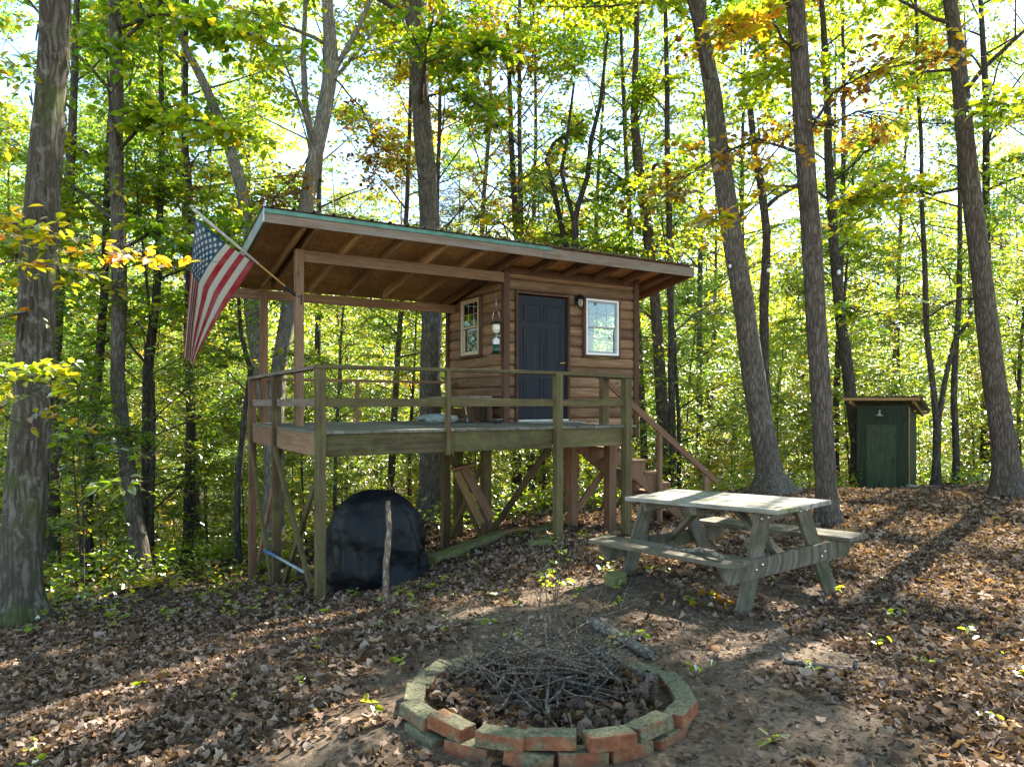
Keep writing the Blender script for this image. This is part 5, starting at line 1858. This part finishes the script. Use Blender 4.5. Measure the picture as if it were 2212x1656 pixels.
spray(t6, b6, [W(1725, 130, 9.5), W(1680, 60, 9.3), W(1620, 30, 9.1), W(1560, 60, 9.0)], .02, 'bark_dark', 'leaf_yellow', 200, .14, .24, 12, 57, reach=.6)
t7, b7, Q7, S7 = hero('right_tree', 'grey-brown leaning trunk at the right of the yard beyond the outhouse', 2180, 1074, 11,
                      [(2172, 1010, 54), (2158, 900, 46), (2140, 760, 42), (2120, 600, 40), (2102, 430, 37), (2085, 300, 34), (2068, 130, 30), (2052, 0, 27)], 'bark_brown', 'leaf_lime', (5.8, 22, 3.2, 12000, .12), 20, .09, 1.35)
t7.name = 'grey_tree'
spray(t7, b7, [W(2110, 400, 11), W(2010, 420, 11.3), W(1930, 380, 11.6), W(1850, 430, 12)], .03, 'bark_dark', 'leaf_lime', 650, .12, .34, 14, 58, reach=.9)
spray(t7, b7, [W(2090, 250, 11), W(2150, 220, 10.7), W(2220, 240, 10.3), W(2300, 200, 10)], .03, 'bark_dark', 'leaf_lime', 520, .13, .34, 14, 59, reach=.9)
spray(t7, b7, [W(2130, 640, 11), W(2060, 650, 11.4), W(1980, 700, 11.8), W(1900, 690, 12.3)], .025, 'bark_dark', 'leaf_green', 420, .11, .3, 12, 60, reach=.8)
# thinner traced trunks
def thin(name, label, D, path, bm, lm, N=1500, L=.12, h0=3.5, sp=1.6, nl=14, H=None, by=None):
    bx = path[0][0]
    x = (bx - HX) / F * D
    zb = gz1(x, D)
    byy = HY - (zb - CZ) / D * F
    r, b_, Q, S = hero(name, label, bx, byy, D, path, bm, lm, (h0, nl, sp, N, L), 10, .1, 1.25, H=H)
    return r, b_
thin('thin_tree', 'thin brown trunk between the cabin roof end and the leaning tree', 17, [(1432, 940, 27), (1425, 800, 25), (1414, 640, 24), (1400, 500, 24), (1380, 360, 22), (1370, 250, 17), (1375, 100, 12)], 'bark_brown', 'leaf_green', 3800)
thin('thin_tree', 'very straight slim dark trunk right of the cabin roof end', 16, [(1452, 950, 15), (1450, 700, 14), (1446, 500, 14), (1441, 300, 12), (1440, 100, 10)], 'bark_dark', 'leaf_green', 3000)
t8, b8 = thin('crooked_tree', 'crooked dark tree with a bare elbow branch between the two big right trunks', 14, [(1656, 950, 22), (1652, 800, 21), (1650, 650, 20), (1655, 500, 18), (1645, 400, 17), (1630, 330, 14), (1620, 230, 13), (1650, 160, 12), (1660, 60, 10)], 'bark_dark', 'leaf_rust', 1500, .12, 5.5)
fork(t8, b8, 14, [(1652, 450, 11, 0), (1680, 425, 9, 0), (1715, 405, 8, .1), (1760, 395, 6, .2)], 'bark_dark')
thin('thin_tree', 'leaning dark stem close behind the left side of the outhouse', 16.5, [(1850, 960, 26), (1832, 800, 24), (1815, 680, 22), (1800, 520, 20), (1790, 350, 18), (1785, 150, 14)], 'bark_dark', 'leaf_lime', 3800)
t9, b9 = thin('twin_stem_tree', 'slim forked tree just right of the outhouse', 14.8, [(2022, 1000, 17), (2024, 920, 16), (2015, 830, 12), (2003, 720, 12), (1998, 600, 11), (1992, 450, 9), (1988, 300, 8)], 'bark_dark', 'leaf_lime', 2800, .1, 2.6, 1.7, 16)
fork(t9, b9, 14.8, [(2024, 930, 12, 0), (2040, 830, 10, 0), (2060, 740, 9, 0), (2095, 690, 7, 0)], 'bark_dark')
thin('thin_tree', 'slim dark stem midway between the outhouse and the right trunk', 15.5, [(2065, 990, 14), (2060, 860, 13), (2070, 700, 11), (2074, 500, 10), (2070, 300, 8)], 'bark_dark', 'leaf_green', 2500, .1, 2.6, 1.7, 16)
thin('thin_tree', 'dark lean stem in shade left of the flag bottom', 13.5, [(408, 1150, 22), (410, 1000, 21), (412, 850, 20), (405, 700, 19), (415, 500, 17), (400, 300, 13)], 'bark_dark', 'leaf_green', 3200, .12, 4.2)
thin('thin_tree', 'straight dark trunk in the shade right of the slender grey tree', 12.5, [(318, 1080, 24), (318, 950, 22), (320, 800, 21), (335, 650, 18), (345, 500, 14), (350, 300, 11)], 'bark_dark', 'leaf_green', 3600, .12, 3.4)
thin('thin_tree', 'dark tilted stem between the shaggy trunk and the slender tree', 12, [(190, 1080, 22), (200, 900, 21), (215, 780, 19), (225, 640, 16), (230, 450, 13)], 'bark_dark', 'leaf_lime', 3600, .12, 3.2)
thin('thin_tree', 'bent grey trunk behind the shaggy tree at the left edge', 12, [(110, 1000, 32), (112, 850, 30), (118, 700, 28), (130, 560, 25), (150, 400, 20), (160, 200, 15)], 'bark_grey', 'leaf_lime', 3400, .12, 4.0)
t10, b10 = thin('young_maple', 'young dark maple forking twice above the middle of the roof', 17, [(1242, 900, 18), (1242, 600, 16), (1241, 480, 15), (1250, 440, 12), (1270, 380, 11), (1278, 300, 10), (1295, 230, 8), (1308, 120, 6)], 'bark_dark', 'leaf_green', 3300, .13, 6.0, 1.7, 16, H=13)
fork(t10, b10, 17, [(1241, 480, 11, 0), (1225, 420, 9, 0), (1212, 370, 8, .1), (1225, 300, 7, .2), (1240, 180, 5, .3)], 'bark_dark')
thin('thin_tree', 'thin crooked stem left of the young maple above the roof', 18, [(1230, 800, 14), (1225, 540, 13), (1205, 450, 11), (1192, 390, 10), (1180, 345, 9), (1195, 310, 7), (1260, 260, 5)], 'bark_dark', 'leaf_green', 1200, .13, 6.2, 1.5, 12, H=9.5)
thin('thin_tree', 'slim tree with reddish leaves above the left half of the roof', 19, [(1118, 800, 16), (1118, 520, 15), (1112, 420, 13), (1103, 300, 12), (1100, 150, 9)], 'bark_dark', 'leaf_rust', 2600, .14, 5.5, 2.0, 16, H=12)
thin('gnarled_sapling', 'gnarled small dark tree left of the porch below the flag', 11.8, [(515, 1150, 15), (518, 1000, 14), (528, 880, 13), (540, 800, 11), (520, 720, 9), (515, 640, 7)], 'bark_dark', 'leaf_green', 900, .1, 2.4, 1.2, 10, H=5)

# leafy branches reaching into the picture from a yellowing young tree at the left
yt = W(-190, 1330, 6.6)
ytr, ytb, _, _ = hero('young_beech', 'yellowing young beech whose twigs reach across the shaggy trunk', -190, 1330, 6.6, [(-192, 1200, 22), (-190, 900, 20), (-170, 500, 16), (-160, 200, 12)], 'bark_dark', 'leaf_yellow', (1.2, 14, 1.5, 900, .09), 10, .1, 1.2, H=7)
spray(ytr, ytb, [W(-180, 520, 6.6), W(0, 480, 6.3), W(140, 500, 6.1), W(330, 545, 6.0)], .014, 'twig', 'leaf_yellow', 150, .1, .13, 14, 61, reach=.4)
spray(ytr, ytb, [W(-180, 620, 6.6), W(40, 560, 6.4), W(220, 590, 6.3), W(480, 565, 6.2)], .012, 'twig', 'leaf_yellow', 70, .09, .1, 10, 62, reach=.3)
spray(ytr, ytb, [W(-180, 820, 6.6), W(-40, 780, 6.2), W(20, 800, 6.0), W(40, 830, 6.0)], .012, 'twig', 'leaf_lime', 130, .1, .2, 10, 63, reach=.4)

# ------------------------------------------------------------------ leaf litter
rng = np.random.default_rng(12)
def dirt(x, y):
    """0 = deep leaves, 1 = swept soil"""
    el = lambda cx, cy, rx, ry, k: k * np.exp(-((((x - cx) / rx) ** 2 + ((y - cy) / ry) ** 2) ** 2))
    d = np.maximum.reduce([el(.25, 3.9, 1.45, 1.55, 1.25), el(.55, 5.7, 1.6, 1.25, 1.25), el(1.5, 4.5, .95, .9, 1.15), el(2.2, 6.0, 1.15, .9, .9), el(1.2, 3.0, .75, .9, 1.1), el(-.85, 3.2, .5, .9, .8)])
    d = d + .22 * np.sin(x * 3.1 + y * 2.3) * np.sin(y * 3.7 - x * 1.3) + .16 * np.sin(x * 8.1 + 2 * np.sin(y * 5)) * np.sin(y * 7.3)
    return np.clip(d, 0, .97)
def litter(n, y0, y1, L, near, m, name, label, wide=.86, lift=.03):
    y = y0 + (y1 - y0) * rng.random(n)
    x = rng.uniform(-1, 1, n) * (y * wide + .6)
    k = rng.random(n) > dirt(x, y)
    # keep the inside of the fire ring lightly covered
    x, y = x[k], y[k]
    z = gz(x, y) + lift * rng.random(len(x)) + .006
    pos = np.stack([x, y, z], -1)
    r = np.hypot(x - RC.x, y - RC.y)
    pos = pos[(r < .52) | (r > .74)]
    if near:
        return crumple_mesh(name, rng, pos, L, M[m])
    return leaf_mesh(name, rng, pos, L, M[m], wr=.75, flat=.75, near=False, curl=.3, droop=0, Lvar=.55)
parts_ = [(46000, 2.3, 4.6, .043), (80000, 4.4, 8.0, .05), (70000, 8.0, 13, .068), (30000, 13, 22, .11)]
lo_ = None
for i, (n, y0, y1, L) in enumerate(parts_):
    me = litter(n, y0, y1, L, i < 3, 'litter', 'leaf_litter', '')
    ob = link('leaf_litter', me)
    tag(ob, ['dead brown leaves strewn over the ground nearest the fire ring', 'dead brown leaves strewn over the ground by the table and deck', 'dead leaves under and behind the cabin', 'dead leaves on the slope at the edge of the woods'][i], 'leaf litter', None, 'stuff')
me = litter(16000, 2.3, 9, .04, True, 'litter_dark', 'leaf_litter', '', lift=.012)
tag(link('leaf_crumbs', me), 'small damp broken leaf scraps lying on the bare dirt', 'leaf scraps', None, 'stuff')
# scraps that do stay on the dirt
n = 14000
y = 2.3 + 5.7 * rng.random(n) ** 1.3; x = rng.uniform(-2.5, 4, n)
k = rng.random(n) < dirt(x, y)
x, y = x[k], y[k]
pos = np.stack([x, y, gz(x, y) + .008], -1); r = np.hypot(x - RC.x, y - RC.y); pos = pos[r > .75]
tag(link('leaf_crumbs', leaf_mesh('leaf_crumbs', rng, pos, .022, M['litter_dark'], wr=.6, flat=1.8, near=True, curl=.15, Lvar=.8)), 'tiny scattered leaf bits on the trodden soil', 'leaf scraps', None, 'stuff')
# leaves inside the ring
n = 2200
a = rng.uniform(0, 6.28, n); r = .54 * np.sqrt(rng.random(n))
x, y = RC.x + r * np.cos(a), RC.y + r * np.sin(a)
pos = np.stack([x, y, gz(x, y) + .01 + .05 * rng.random(n)], -1)
tag(link('ring_leaves', leaf_mesh('ring_leaves', rng, pos, .06, M['litter_dark'], wr=.75, flat=.9, near=True, curl=.25, Lvar=.5)), 'brown curled leaves caught inside the brick fire ring', 'leaves', None, 'stuff')
# orange leaf drift under the near bench
n = 24
x = rng.normal(1.62, .17, n); y = rng.normal(5.72, .12, n)
pos = np.stack([x, y, gz(x, y) + 0.008 + .02 * rng.random(n)], -1)
od = link('orange_leaves', leaf_mesh('orange_leaves', rng, pos, .08, M['leaf_rust'], wr=.7, flat=1.0, near=True, curl=.3))
tag(od, 'little drift of orange fallen leaves under the near bench', 'leaves', None, 'stuff')

# ------------------------------------------------------------------ low green plants
def plants(n, xr, yr, hmax, lm, name, label, cond=None, L=.06, per=9, sig=.05):
    x = rng.uniform(*xr, n); y = rng.uniform(*yr, n)
    k = np.array([(cond is None or cond(a, b_)) for a, b_ in zip(x, y)])
    x, y = x[k], y[k]
    P_ = []
    h = hmax * rng.random(len(x)) ** 1.5 + .04
    g = gz(x, y)
    for j in range(per):
        q = rng.random(len(x))
        P_.append(np.stack([x + rng.normal(0, sig, len(x)) * (.5 + q), y + rng.normal(0, sig, len(x)) * (.5 + q), g + h * (.35 + .65 * q)], -1))
    ob = link(name, leaf_mesh(name, rng, np.concatenate(P_), L, M[lm], flat=1.6, near=True, wr=.6))
    tag(ob, label, 'plants', None, 'stuff')
inring = lambda a, b_: (a - RC.x) ** 2 + (b_ - RC.y) ** 2 > .62
plants(60, (-2.5, 3.5), (2.4, 7), .07, 'leaf_lime', 'seedlings', 'sparse tiny green seedlings scattered on the yard soil', inring, .045, 7, .025)
plants(160, (-5, 1.2), (6.5, 11), .16, 'leaf_lime', 'seedlings', 'small green seedlings in the leaves under the deck', inring, .06, 7, .04)
wood_edge = lambda a, b_: b_ > edge(a, b_) - 1.0 - 1.2 * (math.sin(a * 3) * .5 + .5) * .5 or (a < -4.2 and b_ > 10.3 + .35 * math.sin(a * 2)) or (a < 2 and b_ > 13.2 + .5 * math.sin(a * 2))
plants(2600, (-16, 16), (8.2, 19), .55, 'leaf_lime', 'undergrowth', 'lime green undergrowth thickening towards the woods', wood_edge, .085, 12, .1)
plants(2000, (-16, 16), (8.2, 19), .8, 'leaf_green', 'undergrowth', 'darker green undergrowth along the foot of the woods', wood_edge, .09, 14, .13)
plants(500, (-16, 8), (8.2, 17), .5, 'leaf_yellow', 'undergrowth', 'yellowing low undergrowth between the trunks', wood_edge, .08, 10, .1)

# ------------------------------------------------------------------ gaps in the canopy where the sun comes through
SV = np.array([math.sin(R(SUN_AZ)) * math.cos(R(SUN_EL)), math.cos(R(SUN_AZ)) * math.cos(R(SUN_EL)), math.sin(R(SUN_EL))])
def on_ground(px, py):
    D = 4.0
    for _ in range(60):
        x = (px - HX) / F * D
        h = CZ - gz1(x, D)
        D += .5 * (h * F / max(py - HY, 5) - D)
        D = min(max(D, 1.5), 22)
    return (px - HX) / F * D, D
GAPS = [(on_ground(*a), on_ground(*b_), w, 0) for a, b_, w in SUNGAPS] + [(a, b_, w, 0) for a, b_, w in SUNGAPS_W] + [(a, b_, w, 5.5) for a, b_, w in WOODGAPS]
def sun_gap(p):
    z = np.full(len(p), CZ - 1.75)
    for _ in range(3):
        t_ = (p[:, 2] - z) / SV[2]
        gx_, gy_ = p[:, 0] - SV[0] * t_, p[:, 1] - SV[1] * t_
        near_ = (np.abs(gx_) < 14) & (gy_ > 0) & (gy_ < 22)
        z = np.where(near_, CZ - 1.75, z)
    out = np.zeros(len(p))
    for (ax_, ay_), (bx_, by_), w, hmin in GAPS:
        dx, dy = bx_ - ax_, by_ - ay_
        L2 = dx * dx + dy * dy + 1e-9
        k = np.clip(((gx_ - ax_) * dx + (gy_ - ay_) * dy) / L2, 0, 1)
        d = np.hypot(gx_ - ax_ - k * dx, gy_ - ay_ - k * dy)
        g_ = np.clip((w - d) / (.35 * w), 0, 1)
        out = np.maximum(out, g_ * (p[:, 2] - CZ > hmin - 2.5) * .8 if hmin else g_)
    return out
def carve():
    rc = np.random.default_rng(2)
    bpy.context.view_layer.update()
    for ob in list(COL.objects):
        if ob.type != 'MESH' or ob.name.split('.')[0] not in ('crown', 'leaves'):
            continue
        me = ob.data
        n = len(me.vertices)
        co_ = np.empty(n * 3, np.float32); me.vertices.foreach_get('co', co_)
        per = 6 if len(me.loops) // max(1, len(me.polygons)) == 4 else 4
        v = co_.reshape(-1, per, 3)
        mw = np.array(ob.matrix_world)
        c = v.mean(1) @ mw[:3, :3].T + mw[:3, 3]
        g = sun_gap(c)
        kill = rc.random(len(g)) < g * 1.25
        if kill.mean() < .0006:
            continue
        v = v[~kill]
        at = np.empty(n, np.float32); me.attributes['tint'].data.foreach_get('value', at)
        at = at.reshape(-1, per)[~kill]
        k = np.arange(len(v))[:, None] * per
        if per == 6:
            f = np.concatenate([k + np.array([0, 1, 2, 3]), k + np.array([0, 3, 4, 5])])
        else:
            f = np.concatenate([k + np.array([0, 1, 2]), k + np.array([0, 2, 3])])
        nm = np_mesh(me.name, v.reshape(-1, 3), f, {'tint': at.ravel()})
        nm.materials.append(me.materials[0])
        ob.data = nm
carve()

# ------------------------------------------------------------------ sky, sun, camera
world = bpy.data.worlds.new('World')
scene.world = world
world.use_nodes = True
wt = world.node_tree
bg = wt.nodes['Background']
sky = wt.nodes.new('ShaderNodeTexSky')
sky.sky_type = 'NISHITA'
sky.sun_disc = False
sky.sun_elevation = R(SUN_EL)
sky.sun_rotation = R(SUN_AZ)
sky.air_density = 1.0
sky.dust_density = .2
wt.links.new(sky.outputs[0], bg.inputs[0])
bg.inputs[1].default_value = SKY
sd = bpy.data.lights.new('sun', 'SUN')
sd.energy = SUN
sd.angle = R(.53)
sd.color = (1, .93, .82)
so_ = bpy.data.objects.new('sun', sd)
COL.objects.link(so_)
sv_ = Vector((math.sin(R(SUN_AZ)) * math.cos(R(SUN_EL)), math.cos(R(SUN_AZ)) * math.cos(R(SUN_EL)), math.sin(R(SUN_EL))))
so_.rotation_euler = sv_.to_track_quat('Z', 'Y').to_euler()
so_.location = sv_ * 40
cam = bpy.data.cameras.new('camera')
co = bpy.data.objects.new('camera', cam)
COL.objects.link(co)
co.location = (0, 0, CZ)
co.rotation_euler = (R(90), 0, 0)
cam.sensor_width = 36
cam.lens = F / 2212 * 36
cam.shift_y = (HY - 828) / 2212
cam.clip_end = 2000
cam.clip_start = .05
scene.camera = co
vs_ = scene.view_settings
vs_.view_transform = 'Standard'
vs_.look = 'None'
vs_.gamma = 1
vs_.exposure = EXPO
cy = scene.cycles
cy.max_bounces = 10
cy.diffuse_bounces = 8
cy.glossy_bounces = 3
cy.transmission_bounces = 8
cy.transparent_max_bounces = 6
cy.caustics_reflective = False
cy.caustics_refractive = False
cy.sample_clamp_indirect = 6
